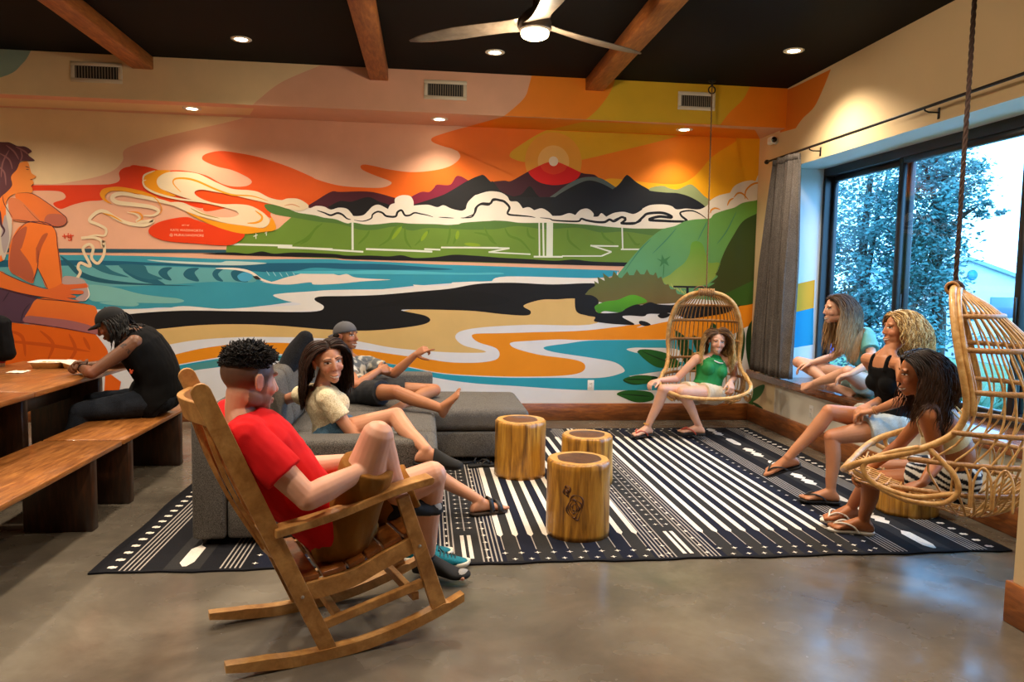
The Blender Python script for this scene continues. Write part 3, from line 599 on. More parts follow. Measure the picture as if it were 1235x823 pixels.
b=len(F_.mb.v); F_.mb.v+=U_.mb.v; F_.mb.f+=[tuple(i+b for i in f) for f in U_.mb.f]; F_.mb.m+=U_.mb.m; F_.mb.s+=U_.mb.s; F_.mb.c+=U_.mb.c
so=F_.mb.build('trim_3',mural_mat); so['kind']='structure'
# right wall with the painted corner
R_=Paint('x',XW,-.00004,'right'); R_.mb.v=list(wbox.v); R_.mb.f=list(wbox.f); R_.mb.m=list(wbox.m); R_.mb.s=list(wbox.s); R_.mb.c=[lin('#DCC195')]*len(wbox.v)
R_.poly('C','370,290! 425,306! 550,245! 520,320 490,380 450,420 425,455! 370,470!','#D9741C')
R_.mb.v=[V((v.x,min(v.y,YB-.001),min(v.z,ZC))) if i>=len(wbox.v) else v for i,v in enumerate(R_.mb.v)]
R_.poly('S','80,545! 75,760! 130,680 110,600',"#3E6A1C") 
R_.poly('S','100,655 120,605 150,580 192,568 185,605 165,635 130,660','#2E6A2A'); R_.poly('S','120,665 150,672 185,700 150,690','#1F4A1C')
R_.mb.v=[V((v.x,min(v.y,YB-.001),v.z)) if i>=len(wbox.v) else v for i,v in enumerate(R_.mb.v)]
# painted jamb of the window opening and cool white paint inside the opening
J=Paint('y',YJ,-.00004,'jamb')
J.lay([V((XW,YJ,ZSILL)),V((XG,YJ,ZSILL)),V((XG,YJ,ZR)),V((XW,YJ,ZR))],'#DDE0E2')
J.poly('W','160,512! 220,498! 216,588! 158,602!','#F2A41C',smooth=1); J.poly('W','158,602! 216,588! 214,706! 152,716!','#1E94BE',smooth=1)
T=Paint('z',ZR,-.00004,'top'); T.lay([V((XW,YP,ZR)),V((XG,YP,ZR)),V((XG,YJ,ZR)),V((XW,YJ,ZR))],'#DDE0E2')
K_=Paint('x',XW-.001,-.00004,'low'); 
K_.lay([V((XW-.001,YP,.19)),V((XW-.001,7.3,.19)),V((XW-.001,7.3,.49)),V((XW-.001,YP,.49))],'#DAD3C4')
for q in (J,T,K_):
    b=len(R_.mb.v); R_.mb.v+=q.mb.v; R_.mb.f+=[tuple(i+b for i in f) for f in q.mb.f]; R_.mb.m+=q.mb.m; R_.mb.s+=q.mb.s; R_.mb.c+=q.mb.c
wr=R_.mb.build('wall_right',painted('right_wall_paint',.65,.35,.03,2,.03)); wr['kind']='structure'
# ================================================================== FURNITURE
# ---------------------------------------------------------------- rug
class Flat:
    def __init__(s,z,mb): s.z=z; s.k=0; s.mb=mb
    def lay(s,pts,col):
        s.k+=1; z=s.z+.00006*s.k; P=[V((a,b,z)) for a,b in pts]; fs=[]
        for t in tessellate_polygon([P]):
            t=tuple(t)
            if (P[t[1]]-P[t[0]]).cross(P[t[2]]-P[t[0]]).z<0: t=t[::-1]
            fs.append(t)
        s.mb.add(P,fs,0,False); s.mb.c+=[lin(col)]*len(P)
    def many(s,polys,col):
        s.k+=1; z=s.z+.00006*s.k
        for pts in polys:
            P=[V((a,b,z)) for a,b in pts]; n=len(P); ar=sum(P[i].x*P[(i+1)%n].y-P[(i+1)%n].x*P[i].y for i in range(n))
            if ar<0: P=P[::-1]
            tr=[tuple(t) for t in tessellate_polygon([P])]; tr=[t if (P[t[1]]-P[t[0]]).cross(P[t[2]]-P[t[0]]).z>0 else t[::-1] for t in tr]
            s.mb.add(P,tr,0,False); s.mb.c+=[lin(col)]*n
RX0,RX1,RY0,RY1=-1.66,3.36,3.84,7.43
m=MB(); m.c=[]
ed=[]
n=60
for i in range(n): ed.append((lerp(RX0,RX1,i/n),RY0+.008*math.sin(i*.7)+.006*math.sin(i*1.9)))
for i in range(20): ed.append((RX1+.006*math.sin(i),lerp(RY0,RY1,i/20)))
for i in range(n): ed.append((lerp(RX1,RX0,i/n),RY1+.006*math.sin(i*.8)))
for i in range(20): ed.append((RX0+.006*math.sin(i*1.3),lerp(RY1,RY0,i/20)))
m.prism([(a,b,0.001) for a,b in ed],(0,0,.009)); m.c+=[lin('#17171B')]*len(m.v)
fl=Flat(.0101,m); WH='#D9D0C3'; NV='#171A28'; CH='#2B2A2A'
y0,y1=RY0+.02,RY1-.02
def rect(a,b,c,d): return [(a,c),(b,c),(b,d),(a,d)]
def dia(x,y,r): return [(x-r,y),(x-r*.25,y-r*.25),(x,y-r),(x+r*.25,y-r*.25),(x+r,y),(x+r*.25,y+r*.25),(x,y+r),(x-r*.25,y+r*.25)]
mid=(RX0+RX1)/2
def lines(x,w=.12,n=5): return [rect(x-w/2+w*(i+.25)/n,x-w/2+w*(i+.6)/n,y0,y1) for i in range(n)]
bands=[];white=[];thin=[]
nav=[rect(x-.045,x+.045,y0,y1) for c in (mid-1.22,mid,mid+1.22) for x in [c-.45+.18*i for i in range(6)]]
chs=[rect(x-.045,x+.045,y0,y1) for c in (mid-1.22,mid,mid+1.22) for x in [c-.36+.18*i for i in range(5)]]
for c in (mid-1.22,mid,mid+1.22):
    xs=[c-.405+.09*i for i in range(10)]
    for i,x in enumerate(xs):
        a,b=y0+.42,y1-.42
        white.append([(x-.0,a-.04),(x+.0175,a),(x+.0175,b),(x,b+.04),(x-.0175,b),(x-.0175,a)])
        for yy in (y0+.12,y1-.12): white.append(dia(x,yy,.02))
        thin.append(rect(x-.003,x+.003,a-.25,a)); thin.append(rect(x-.003,x+.003,b,b+.25))
        white+= [dia(x+.045,y0+.03,.018),dia(x+.045,y1-.03,.018)]
    for x in (c-.5,c+.5):
        for k in range(30): white.append(dia(x,lerp(y0+.06,y1-.06,k/29),.018))
for x in (mid-1.83,mid-.61-.12,mid-.61+.13,mid+.61-.13,mid+.61+.12,mid+1.83,mid+2.32,mid-2.32):
    thin+=lines(x)
for x in (mid-.61,mid+.61):
    thin.append(rect(x-.004,x+.004,y0+.5,y1-.5))
    for k in range(26):
        y=lerp(y0+.55,y1-.55,k/25)
        for s in (-1,1): white.append(dia(x+s*.035,y,.016)); thin.append(rect(x-.035,x+.035,y-.002,y+.002))
    for yy in (y0,y1-.42):
        for s in (-.02,.02): white.append(rect(x+s-.011,x+s+.011,yy+.05,yy+.42))
for x,s in ((mid-2.07,1),(mid+2.07,-1)):
    for k in range(4):
        ya=y0+.04+k*.9
        white.append([(x-.008,ya),(x+.012,ya),(x+.035,ya+.06),(x+.035,ya+.27),(x+.0,ya+.31),(x-.035,ya+.25),(x-.035,ya+.05)])
        for q in range(2):
            o=.46+q*.17; white.append([(x,ya+o-.03),(x+.04,ya+o+.02),(x+.025,ya+o+.05),(x+.05,ya+o+.09),(x+.03,ya+o+.13),(x+.0,ya+o+.16),(x-.045,ya+o+.11),(x-.03,ya+o+.07),(x-.05,ya+o+.04)])
        thin.append(rect(x-.003,x+.003,ya+.31,ya+.45))
for x in (mid-2.42,mid+2.42):
    for k in range(34):
        y=lerp(y0+.05,y1-.05,k/33); white.append([(x-.022,y-.012),(x-.006,y-.012),(x,y-.02),(x+.022,y-.012),(x+.022,y+.012),(x+.006,y+.012),(x,y+.02),(x-.022,y+.012)])
fl.many(nav,NV); fl.many(chs,CH); fl.many([rect(x-.09,x+.09,y0,y1) for x in (mid-.61,mid+.61,mid-2.07,mid+2.07)],CH); fl.many(thin,'#9C948C'); fl.many(white,WH)
tag(m.build('rug',painted('rug_wool',.95,.15,.12,90,.25)),'huge black and white striped rug under the stools and seats','rug')
# ---------------------------------------------------------------- log stools
logm=wood('peeled_log','#5A360E','#D09A3C',(6,6,.55),.35,c3='#AC7624',ring=3.4,coat=.35,bump=.4)
logl=wood('log_rim','#C08A42','#D9A860',(3,3,3),.35,coat=.3)
heart=wood('log_heartwood','#3A2014','#6A4128',(9,9,2),.35,ring=3,coat=.3)
def log_stool(px,py,r,topy,label,seed,knot=False):
    b=at(px,py,z=0.0105); yc=b.y+r; xc=at(px,(py+topy)/2,y=yc).x; zt=at(px,topy,y=yc).z
    t=thing('log_stool',label,'stool',(xc,yc,.0105),'log stools on the rug')
    def rr(a,z):
        return r*(1+.06*noise.noise(V((math.cos(a)*1.3+seed,math.sin(a)*1.3,z*1.5)))+.03*noise.noise(V((math.cos(a)*4,math.sin(a)*4+seed,z*2)))+.025*(1-z/zt)**2)
    R=[];nz=14;na=64
    for i in range(nz+1):
        z=lerp(.0105,zt-.012,i/nz); R.append([(xc+rr(2*PI*k/na,z)*math.cos(2*PI*k/na),yc+rr(2*PI*k/na,z)*math.sin(2*PI*k/na),z) for k in range(na)])
    R.append([(xc+(rr(2*PI*k/na,zt)-.012)*math.cos(2*PI*k/na),yc+(rr(2*PI*k/na,zt)-.012)*math.sin(2*PI*k/na),zt) for k in range(na)])
    MB().rings(R).build('trunk',logm,t)
    MB().rings([[(xc+(rr(2*PI*k/na,zt)-.013)*math.cos(2*PI*k/na),yc+(rr(2*PI*k/na,zt)-.013)*math.sin(2*PI*k/na),zt+q) for k in range(na)] for q in (-.003,.002)]).build('sapwood_top',logl,t)
    hr=lambda a:r*(.70+.08*noise.noise(V((math.cos(a)*1.5,math.sin(a)*1.5,seed+9))))
    MB().rings([[(xc+hr(2*PI*k/na)*math.cos(2*PI*k/na),yc+hr(2*PI*k/na)*math.sin(2*PI*k/na),zt+q) for k in range(na)] for q in (0,.0035)]).build('heartwood_ring',heart,t)
    if knot:
        d=(V((0,0,0))-V((xc,yc,0))).normalized(); d=Matrix.Rotation(math.radians(-4),3,'Z')@d; side=V((-d.y,d.x,0)); c=V((xc,yc,0))+d*(r*.99)
        kb=MB()
        def onlog(u,z):
            q=c+side*u; aa=math.atan2(q.y-yc,q.x-xc); R_=rr(aa,z); return V((xc+R_*math.cos(aa),yc+R_*math.sin(aa),z))
        for (u,z,ru,rz,nl) in ((-.005,.215,.045,.07,4),(-.055,.305,.022,.03,2)):
            for l in range(nl):
                f_=1-.24*l; pts=[onlog(u+ru*f_*(math.cos(a)+.18*math.sin(3*a+l)),z+rz*f_*(math.sin(a)+.14*math.sin(2*a+l*2))) for a in [2*PI*k/28 for k in range(28)]]
                kb.tube(pts,[.0035+.0022*math.sin(k*.9+l) for k in range(28)],6,closed=True)
        kb.tube([onlog(-.055,.305),onlog(-.052,.300)],.011,8)
        kb.build('knot',heart,t)
    return t
log_stool(627,580,.195,506,'log stool beside the sofa chaise, with the small dark heart ring',1)
log_stool(707,589,.19,524,'log stool half hidden behind the knotty one',2)
log_stool(697,655,.185,553,'log stool with a big swirling knot facing the camera',3,True)
log_stool(1094,627,.19,560,'log stool under the blond woman, behind the near hanging chair',4)
# ---------------------------------------------------------------- tables and benches
tw=wood('walnut_slab','#6E3F1A','#B4763A',(7,.8,7),.28,c3='#935A2A',coat=.25)
dw=wood('dark_walnut','#2A160B','#4C2A15',(6,6,.8),.4,c3='#38200F')
def slab_table(y0,y1,label,cups=None):
    t=thing('dining_table',label,'table',(-2.86,(y0+y1)/2,0),'tables in a row')
    MB().rbox((-3.32,y0,.725),(-2.395,y1,.76),.006,2).build('tabletop',tw,t)
    for y in (y0+.28,y1-.28): MB().rbox((-3.12,y-.04,0),(-2.60,y+.04,.725),.006,1).build('leg',dw,t)
    MB().rbox((-2.9,y0+.32,.5),(-2.82,y1-.32,.6),.004,1).build('stretcher',dw,t)
    return t
slab_table(4.905,6.62,'far wooden table holding the takeout box, man in black leaning on it')
slab_table(3.15,4.895,'near wooden table cut off by the photograph, joined to the far one')
def bench(y0,y1,label):
    t=thing('bench',label,'bench',(-2.13,(y0+y1)/2,0),'benches along the table')
    MB().rbox((-2.375,y0,.42),(-1.89,y1,.452),.006,2).build('seat',tw,t)
    for y in (y0+.16,y1-.36): MB().rbox((-2.29,y-.04,0),(-1.91,y+.04,.42),.006,1).build('leg',dw,t)
    return t
bench(4.93,6.16+.3,'far wooden bench the man in the black cap sits on')
bench(3.1,4.9,'near wooden bench, empty, pointing out of the photograph')
# things on the table
foam=plain('white_foam','#E6DCC8',.7,var=.04)
c=at(62,443,z=.762); tb=thing('takeout_box','open white takeout box near the far end of the table','takeout box',c)
def clam(cx,cy,z,sx,sy,h,tilt=0):
    R=[]
    for q,zz in ((.8,0),(1,h),(1.08,h),(1.08,h+.004),(.97,h+.004),(.78,.006)):
        R.append([(cx+q*sx*math.copysign(abs(math.cos(a))**.45,math.cos(a)),cy+q*sy*math.copysign(abs(math.sin(a))**.45,math.sin(a)),z+zz) for a in [2*PI*k/32 for k in range(32)]])
    return R
MB().rings(clam(c.x-.02,c.y,.7605,.115,.10,.045)).build('tray',foam,tb)
R=clam(0,0,0,.115,.10,.04); M=Matrix.Translation((c.x+.105,c.y+.0,.80))@Matrix.Rotation(math.radians(14),4,'Y')@Matrix.Translation((.11,0,-.03))
MB().rings([[M@V(p) for p in r] for r in R]).build('lid',foam,tb)
f=MB()
for k in range(24): f.ell((c.x-.02+rnd.uniform(-.07,.07),c.y+rnd.uniform(-.06,.06),.785+rnd.uniform(0,.012)),(V((.018,0,0)),V((0,.016,0)),V((0,0,.01))),8,5)
f.build('food_leftovers',plain('leftovers','#B98A3C',.7,var=.3,scale=30),tb)
c=at(22,449,z=.762); P=[]
for i in range(9):
    P.append([(c.x+(j-4)*.014*(1+.1*math.sin(i)),c.y+(i-4)*.016,.764+.012*max(0,noise.noise(V((i*.6,j*.6,2))))) for j in range(9)])
tag(MB().grid(P).build('napkin',plain('napkin_paper','#F1E6D0',.9),solid=.001),'crumpled white napkin on the table in front of the takeout box','napkin')
c=at(1,441,z=.762); cu=thing('paper_cup','red and white paper cup at the edge of the photograph on the table','cup',c)
MB().lathe([(0,0),(.028,0),(.036,.085),(.039,.088),(.036,.091),(.034,.088),(.026,.006),(0,.005)],(c.x,c.y,.7602),28).build('cup',plain('cup_white','#EFE8DC',.5),cu)
MB().lathe([(.0305,.02),(.0312,.02),(.0345,.055),(.0338,.055)],(c.x,c.y,.7602),28).build('sleeve_band',plain('cup_red','#C0281C',.5),cu)
# ---------------------------------------------------------------- sofa
sf=fabric('sofa_tweed','#3A3733','#726D67',260,mott=.06)
so=thing('sectional_sofa','grey tweed sectional sofa with a chaise, seating two people','sofa',(-.4,5.6,0))
def cush(name,lo,hi,r=.05,puff=.02,M=None): 
    return MB().rbox(lo,hi,r,4,puff=puff,M=M,cuts=6).build(name,sf,so)
MB().rbox((-1.26,4.17,.05),(-1.08,7.2,.745),.025,3).build('backrest',sf,so)
MB().rbox((-1.075,4.18,.05),(.02,4.40,.27),.02,2).build('arm_base',sf,so)
MB().rbox((-1.075,4.175,.272),(.02,4.40,.60),.035,3).build('armrest',sf,so)
MB().rbox((-1.075,4.41,.06),(.06,5.98,.27),.02,2).build('base',sf,so)
MB().rbox((-1.075,5.99,.06),(.83,7.0,.27),.02,2).build('chaise_base',sf,so)
MB().rbox((-1.26+.19,7.01,.05),(.07,7.2,.62),.03,3).build('far_armrest',sf,so)
cush('seat_cushion',(-1.06,4.41,.275),(.085,5.19,.45)); cush('seat_cushion',(-1.06,5.2,.275),(.085,5.97,.45)); cush('chaise_cushion',(-1.06,5.985,.275),(.85,7.0,.455),.055,.03)
for ya,yb in ((4.42,5.2),(5.22,6.0),(6.02,6.95)):
    M=Matrix.Translation((-1.06,0,.44))@Matrix.Rotation(math.radians(-10),4,'Y')@Matrix.Translation((1.06,0,-.44))
    cush('back_cushion',(-1.05,ya,.455),(-.86,yb,.87),.07,0,M)
ft=plain('sofa_foot','#1A1512',.5)
for x,y in ((-1.2,4.24),(-1.2,7.1),(-.05,4.24),(.76,6.08),(.76,6.92)): MB().lathe([(0,0),(.022,0),(.03,.06),(0,.06)],(x,y,.0112),16).build('foot',ft,so)
M=Matrix.Translation((-.94,5.62,.90))@Matrix.Rotation(math.radians(-62),4,'Y')@Matrix.Rotation(math.radians(14),4,'Z')
tag(MB().rbox((-.2,-.22,-.05),(.2,.22,.05),.045,3,M=M,puff=.05,cuts=6).build('throw_pillow',fabric('black_cloth','#121214','#25262A',200)),'black pillow propped on the sofa back between the two seated people','pillow')
# ---------------------------------------------------------------- rocking chair
ROCK_A=math.radians(22); RO=V((-.482,2.848,0)); RD=V((math.cos(ROCK_A),math.sin(ROCK_A),0)); RN=V((-RD.y,RD.x,0)); RWD=.53
def rk(s,w,z): return RO+RD*s+RN*w+V((0,0,z))
def rpx(px,py,w=0):
    d=ray(px,py); P0=RO+RN*w; t=((P0-CAM).dot(RN))/d.dot(RN); P=CAM+d*t; return ((P-RO).dot(RD),P.z)
teak=wood('teak','#94632F','#CA9858',(3,3,3),.42,c3='#B27F44',ring=4.)
teakd=wood('teak_seat','#6A3814','#9C5C28',(3,3,3),.3,c3='#824A1E',ring=4.,coat=.3)
rc=thing('rocking_chair','wooden slatted rocking chair holding the man in the red shirt','rocking chair',rk(.2,.26,0))
def board(poly,w0,w1,name,mat=teak,r=0):
    b=MB().prism([rk(s,w0,z) for s,z in poly],RN*(w1-w0)); o=b.build(name,mat,rc)
    md=o.modifiers.new('b','BEVEL'); md.width=.004; md.segments=2; md.limit_method='ANGLE'; return o
def strip(a,b,wd0,wd1=None):
    """a flat board in the side view between two points"""
    wd1=wd1 or wd0; d=(V((b[0]-a[0],b[1]-a[1]))).normalized(); nn=V((-d.y,d.x))
    return [(a[0]+nn.x*wd0,a[1]+nn.y*wd0),(b[0]+nn.x*wd1,b[1]+nn.y*wd1),(b[0]-nn.x*wd1,b[1]-nn.y*wd1),(a[0]-nn.x*wd0,a[1]-nn.y*wd0)]
RB=[rpx(*q) for q in ((272.5,813.4),(315,811),(357.5,805.8),(400,796.4),(442.5,784.5),(485,767.5),(527.6,746),(560,726.4))]
zmin=min(z for s,z in RB); RB=[(s,z-zmin+.001) for s,z in RB]
bot=[(p.x,p.z) for p in cr([V((s,0,z)) for s,z in RB],5)]
top=[(s,z+lerp(.028,.045,min(1,i/6))*(1 if i<len(bot)-4 else .75)) for i,(s,z) in enumerate(bot)]
PT=rpx(243,475); PB=rpx(398,787); FT=rpx(487,600); FB=rpx(533,738); AB=rpx(338,640); AF=rpx(520,579); SB=rpx(378,716); SF=rpx(500,659); S0=rpx(392,757); S1=rpx(512,706)
def post_at(z): 
    t=(z-PB[1])/(PT[1]-PB[1]); return lerp(PB[0],PT[0],t)
for w0,w1 in ((0,.045),(RWD-.045,RWD)):
    board(bot+top[::-1],w0,w1,'rocker_rail')
    ww=(w0+.005,w1-.012) if w0==0 else (w0+.012,w1-.005)
    d=V((PT[0]-PB[0],PT[1]-PB[1])).normalized(); nn=V((-d.y,d.x)); pl=strip(PB,PT,.032,.034)
    # rounded post top
    cap=[(PT[0]+nn.x*.034*math.cos(a)+d.x*.034*math.sin(a),PT[1]+nn.y*.034*math.cos(a)+d.y*.034*math.sin(a)) for a in [PI*k/8 for k in range(1,8)]]
    board([pl[0],pl[1]]+cap+[pl[2],pl[3]],*ww,'back_post')
    board(strip(FB,FT,.033,.027),*ww,'front_leg')
    wa=(-.02,.06) if w0==0 else (RWD-.06,RWD+.02)
    # arm: gently curved plank
    A=cr([V((AB[0]-.02,0,AB[1]-.01)),V((lerp(AB[0],AF[0],.35),0,lerp(AB[1],AF[1],.35)-.012)),V((lerp(AB[0],AF[0],.75),0,lerp(AB[1],AF[1],.75)+.004)),V((AF[0],0,AF[1]))],6)
    up=[(p.x,p.z+.016) for p in A]; dn=[(p.x,p.z-.016) for p in A]
    board(dn+[(AF[0]+.008,AF[1]-.006),(AF[0]+.008,AF[1]+.008)]+up[::-1],*wa,'armrest')
    wsd=(w0+.012,w1-.005) if w0==0 else (w0+.005,w1-.012)
    Cs=cr([V((SB[0]-.05,0,SB[1]+.0)),V((lerp(SB[0],SF[0],.35),0,lerp(SB[1],SF[1],.35)-.02)),V((lerp(SB[0],SF[0],.7),0,lerp(SB[1],SF[1],.7)-.008)),V((SF[0]+.03,0,SF[1]+.012))],5)
    board([(p.x,p.z-.036) for p in Cs]+[(p.x,p.z+.034) for p in Cs][::-1],wsd[0],wsd[1],'seat_rail')
    board(strip(S0,S1,.018),wsd[0],wsd[1],'side_stretcher')
    bl=MB()
    for q in ((post_at(SB[1]-.01),SB[1]-.01),(lerp(FB[0],FT[0],.58),lerp(FB[1],FT[1],.58))):
        w_=ww[0] if w0==0 else ww[1]; dd=-RN if w0==0 else RN
        bl=MB(); bl.lathe([(0,0),(.007,0),(.006,.003),(0,.003)],rk(q[0],w_,q[1]),12,axis=dd); bl.build('bolt',plain('bolt_steel','#C9C2B4',.3,metal=.8),rc)
# seat slats follow the seat rail curve
SQ=[(p.x,p.z+.036) for p in Cs]
for k in range(6):
    t0=(k+.06)/6; t1=(k+.94)/6; i0=t0*(len(SQ)-1); i1=t1*(len(SQ)-1)
    f=lambda q:(lerp(SQ[int(q)][0],SQ[min(int(q)+1,len(SQ)-1)][0],q-int(q)),lerp(SQ[int(q)][1],SQ[min(int(q)+1,len(SQ)-1)][1],q-int(q)))
    a,b=f(i0),f(i1); board([a,b,(b[0]-.004,b[1]+.02),(a[0]-.004,a[1]+.02)],.03,RWD-.03,'seat_slat',teakd)
def cross(z,h,bow,name,off=0):
    s=post_at(z)+off; b=MB(); R=[]
    for k in range(17):
        t=k/16; w=lerp(.03,RWD-.03,t); q=s-bow*math.sin(PI*t); dx=-.33*h
        R.append([rk(q-.013,w,z-h/2),rk(q+.013,w,z-h/2),rk(q+.013-.28*h,w,z+h/2),rk(q-.013-.28*h,w,z+h/2)])
    b.rings(R,sm=False); o=b.build(name,teak,rc); md=o.modifiers.new('b','BEVEL'); md.width=.004; md.segments=2; md.limit_method='ANGLE'
cross(PT[1]-.085,.085,.06,'top_rail'); cross(.43,.06,.05,'lower_back_rail',.02)
for k in range(4):
    w=lerp(.10,RWD-.10,k/3); bow=.06*math.sin(PI*w/RWD); b=MB(); R=[]
    for q in range(13):
        t=q/12; z=lerp(.42,PT[1]-.11,t); s=post_at(z)-bow*lerp(.8,1,t)-.028*math.sin(PI*t)
        R.append([rk(s-.008,w-.026,z),rk(s+.008,w-.026,z),rk(s+.008,w+.026,z),rk(s-.008,w+.026,z)])
    b.rings(R,sm=False); b.build('back_slat',teak,rc)
for z,s in ((.16,lerp(S0[0],S1[0],.9)),(.13,S0[0]+.05)): board([(s,z),(s+.03,z),(s+.03,z+.035),(s,z+.035)],.03,RWD-.03,'cross_stretcher')
# ---------------------------------------------------------------- hanging rattan chairs
rat=wood('rattan_cane','#B07E42','#E0B67A',(5,5,5),.4,c3='#CB9A5A',ring=4.,coat=.15)
wrap=wood('rattan_wrap','#8E5E2C','#C0905A',(20,20,20),.5,ring=5.)
ropem=plain('dark_rope','#3A2418',.85,var=.25,scale=120,bump=.5,bscale=250)
def hanging_chair(base,face,hook,label,rlabel,ropemat,zsc=1.0,rr=.011):
    """base: point under the top; face: heading the opening looks at; local x right, y back, z up from the bowl"""
    t=thing('hanging_chair',label,'hanging chair',base,'hanging rattan chairs')
    fw=V((math.cos(face),math.sin(face),0)); rt=V((-fw.y,fw.x,0))*-1
    B=V(base)
    def L(x,y,z): return B+rt*x-fw*y+V((0,0,z*zsc))
    H=1.16
    half=[(0,.0,H),(.16,.0,H-.03),(.28,.015,H-.13),(.345,.05,H-.31),(.36,.09,H-.48),(.35,.10,.56),(.35,.05,.45),(.375,-.06,.375),(.41,-.20,.32),(.425,-.32,.28),(.39,-.41,.23),(.27,-.46,.185),(.13,-.475,.165),(0,-.48,.16)]
    hoop=half+[(-x,y,z) for x,y,z in half[::-1][1:-1]]
    C=cr([L(*p) for p in hoop],6,True)
    MB().tube(C,.0185,12,closed=True).build('hoop_frame',rat,t)
    MB().tube([p-fw*.028-V((0,0,.004)) for p in cr([L(*p) for p in (half[5:0:-1]+[half[0]]+[(-x,y,z) for x,y,z in half[1:6]])],6)],.013,10).build('inner_hoop',rat,t)
    # bowl profile: half width, front and back by height
    wt=[(.0,.22),(.06,.33),(.16,.40),(.3,.40),(.5,.355),(.66,.35),(.84,.34),(1.02,.27),(1.125,.14),(1.16,.03)]
    ft_=[(.0,-.1),(.06,-.25),(.16,-.42),(.25,-.25),(.36,-.03),(.45,.05),(.56,.10),(.68,.09),(.85,.05),(1.03,.015),(1.16,0)]
    bk_=[(.0,.16),(.06,.32),(.16,.43),(.3,.50),(.5,.51),(.7,.46),(.9,.35),(1.05,.20),(1.16,.02)]
    sm=MB(); cnt=0
    for k in range(23):
        th=PI*(k+.5)/23; c_,s_=math.cos(th),math.sin(th); pts=[]
        for z in [.04,.07,.12,.2,.3,.4,.5,.6,.7,.8,.9,1.0,1.07,1.12,1.15]:
            w_=interp(wt,z); f_=interp(ft_,z) if z>.3 else max(-.12,lerp(.10,interp(ft_,.3),z/.3)); b_=interp(bk_,z)
            pts.append(L(w_*c_,f_+(b_-f_)*s_**.8,z))
        MB().tube(cr(pts,3),.0058,6).build('spoke',rat,t)
    # seat canes run from the back of the bowl to the front rail
    for k in range(15):
        x=lerp(-.32,.32,k/14); q=1-(x/.42)**2
        pts=[L(x*.9,.36*q**.5,.17),L(x*.85,.22*q**.5,.045),L(x*.85,.02,.055),L(x*.9,-.25,.115),L(x,-.38,.145),L(x*1.02,-.465+.09*abs(x/.35)**2.5,.165)]
        MB().tube(cr(pts,5),.0058,6).build('seat_cane',rat,t)
    wv=MB()
    for q in range(13):
        y=lerp(.26,-.42,q/12); hw=interp([(0,.24),(.25,.30),(.7,.33),(1,.33)],q/12); pts=[]
        for j in range(17):
            x=lerp(-hw,hw,j/16); tq=(y+.46)/.72; zz=interp([(0,.168),(.06,.15),(.25,.125),(.6,.065),(.85,.03),(1,.07)],tq)+.05*abs(x/hw)**3*.6
            pts.append(L(x,y,zz+(.004 if (j+q)%2 else -.004)))
        wv.tube(pts,.0055,6)
    wv.build('seat_weave',rat,t)
    for z,r_,nm in ((.16,.012,'band'),(.31,.013,'band'),(.46,.012,'band'),(.66,.013,'band'),(.86,.013,'band'),(1.02,.012,'band')):
        w_=interp(wt,z); f_=interp(ft_,z) if z>.2 else -.2; b_=interp(bk_,z)
        pts=[L(w_*math.cos(a),f_+(b_-f_)*math.sin(a)**.8 if 0<a<PI else f_,z) for a in [PI*q/24 for q in range(25)]]
        n_=len(pts); rad=[r_*(1.0+.10*((q%2)*2-1)) for q in range(n_)]
        MB().tube(pts,r_,8).build(nm,rat,t)
        MB().tube([p for p in cr(pts,2)],[r_*(1.18 if q%2 else 1.02) for q in range(2*(n_-1)+1)],8).build('band_wrapping',wrap,t)
    # arm loops on both sides
    for s in (-1,1):
        lp=[(s*.375,-.05,.37),(s*.39,.0,.33),(s*.405,.07,.26),(s*.41,.09,.18),(s*.415,.02,.115),(s*.425,-.12,.11),(s*.43,-.25,.15),(s*.43,-.33,.21),(s*.425,-.33,.27),(s*.41,-.22,.33),(s*.39,-.10,.37)]
        MB().tube(cr([L(*q) for q in lp],6),.0145,10).build('arm_loop',rat,t)
        MB().tube(cr([L(s*.40,.08,.17),L(s*.42,-.1,.13),L(s*.43,-.26,.16),L(s*.41,-.38,.21)],6),.014,10).build('arm_rail',rat,t)
        for q in range(3):
            y=.10+.09*q; a=MB().tube(cr([L(s*.405,y-.04,.12),L(s*.40,y-.035,.25),L(s*.385,y,.31),L(s*.40,y+.035,.25),L(s*.405,y+.04,.12)],5),.006,6); a.build('arm_scroll',rat,t)
    kn=MB()
    for q in range(9): 
        c=L(lerp(-.07,.07,q/8),-.01,H-.003); kn.tube([c+fw*(.03*math.cos(a))+V((0,0,.03*math.sin(a))) for a in [2*PI*j/14 for j in range(14)]],.0075,6,closed=True)
    kn.build('top_lashing',wrap,t)
    # rope
    r=thing('rope',rlabel,'rope',hook,'ropes of the hanging chairs')
    p0=L(0,0,H+.02); p1=V(hook); Rr=MB()
    for ph in (0,2*PI/3,4*PI/3):
        pts=[]; n_=160
        for q in range(n_+1):
            tt=q/n_; a=ph+tt*95; pts.append(p0.lerp(p1,tt)+V((math.cos(a),math.sin(a),0))*rr*.5)
        Rr.tube(pts,rr*.58,5)
    Rr.build('twisted_cord',ropemat,r)
    e=MB(); e.tube(cr([p0+V((0,0,-.02)),p0+rt*.03+V((0,0,.03)),p0+rt*.09+V((0,0,.025)),p0+rt*.12-V((0,0,.005))],6),rr*.9,8); e.tube(cr([p0+V((0,0,.0)),p0-rt*.035+V((0,0,-.03)),p0-fw*.03+V((0,0,-.05)),p0+rt*.03-V((0,0,.03)),p0+V((0,0,.01))],6),rr*.9,8); 
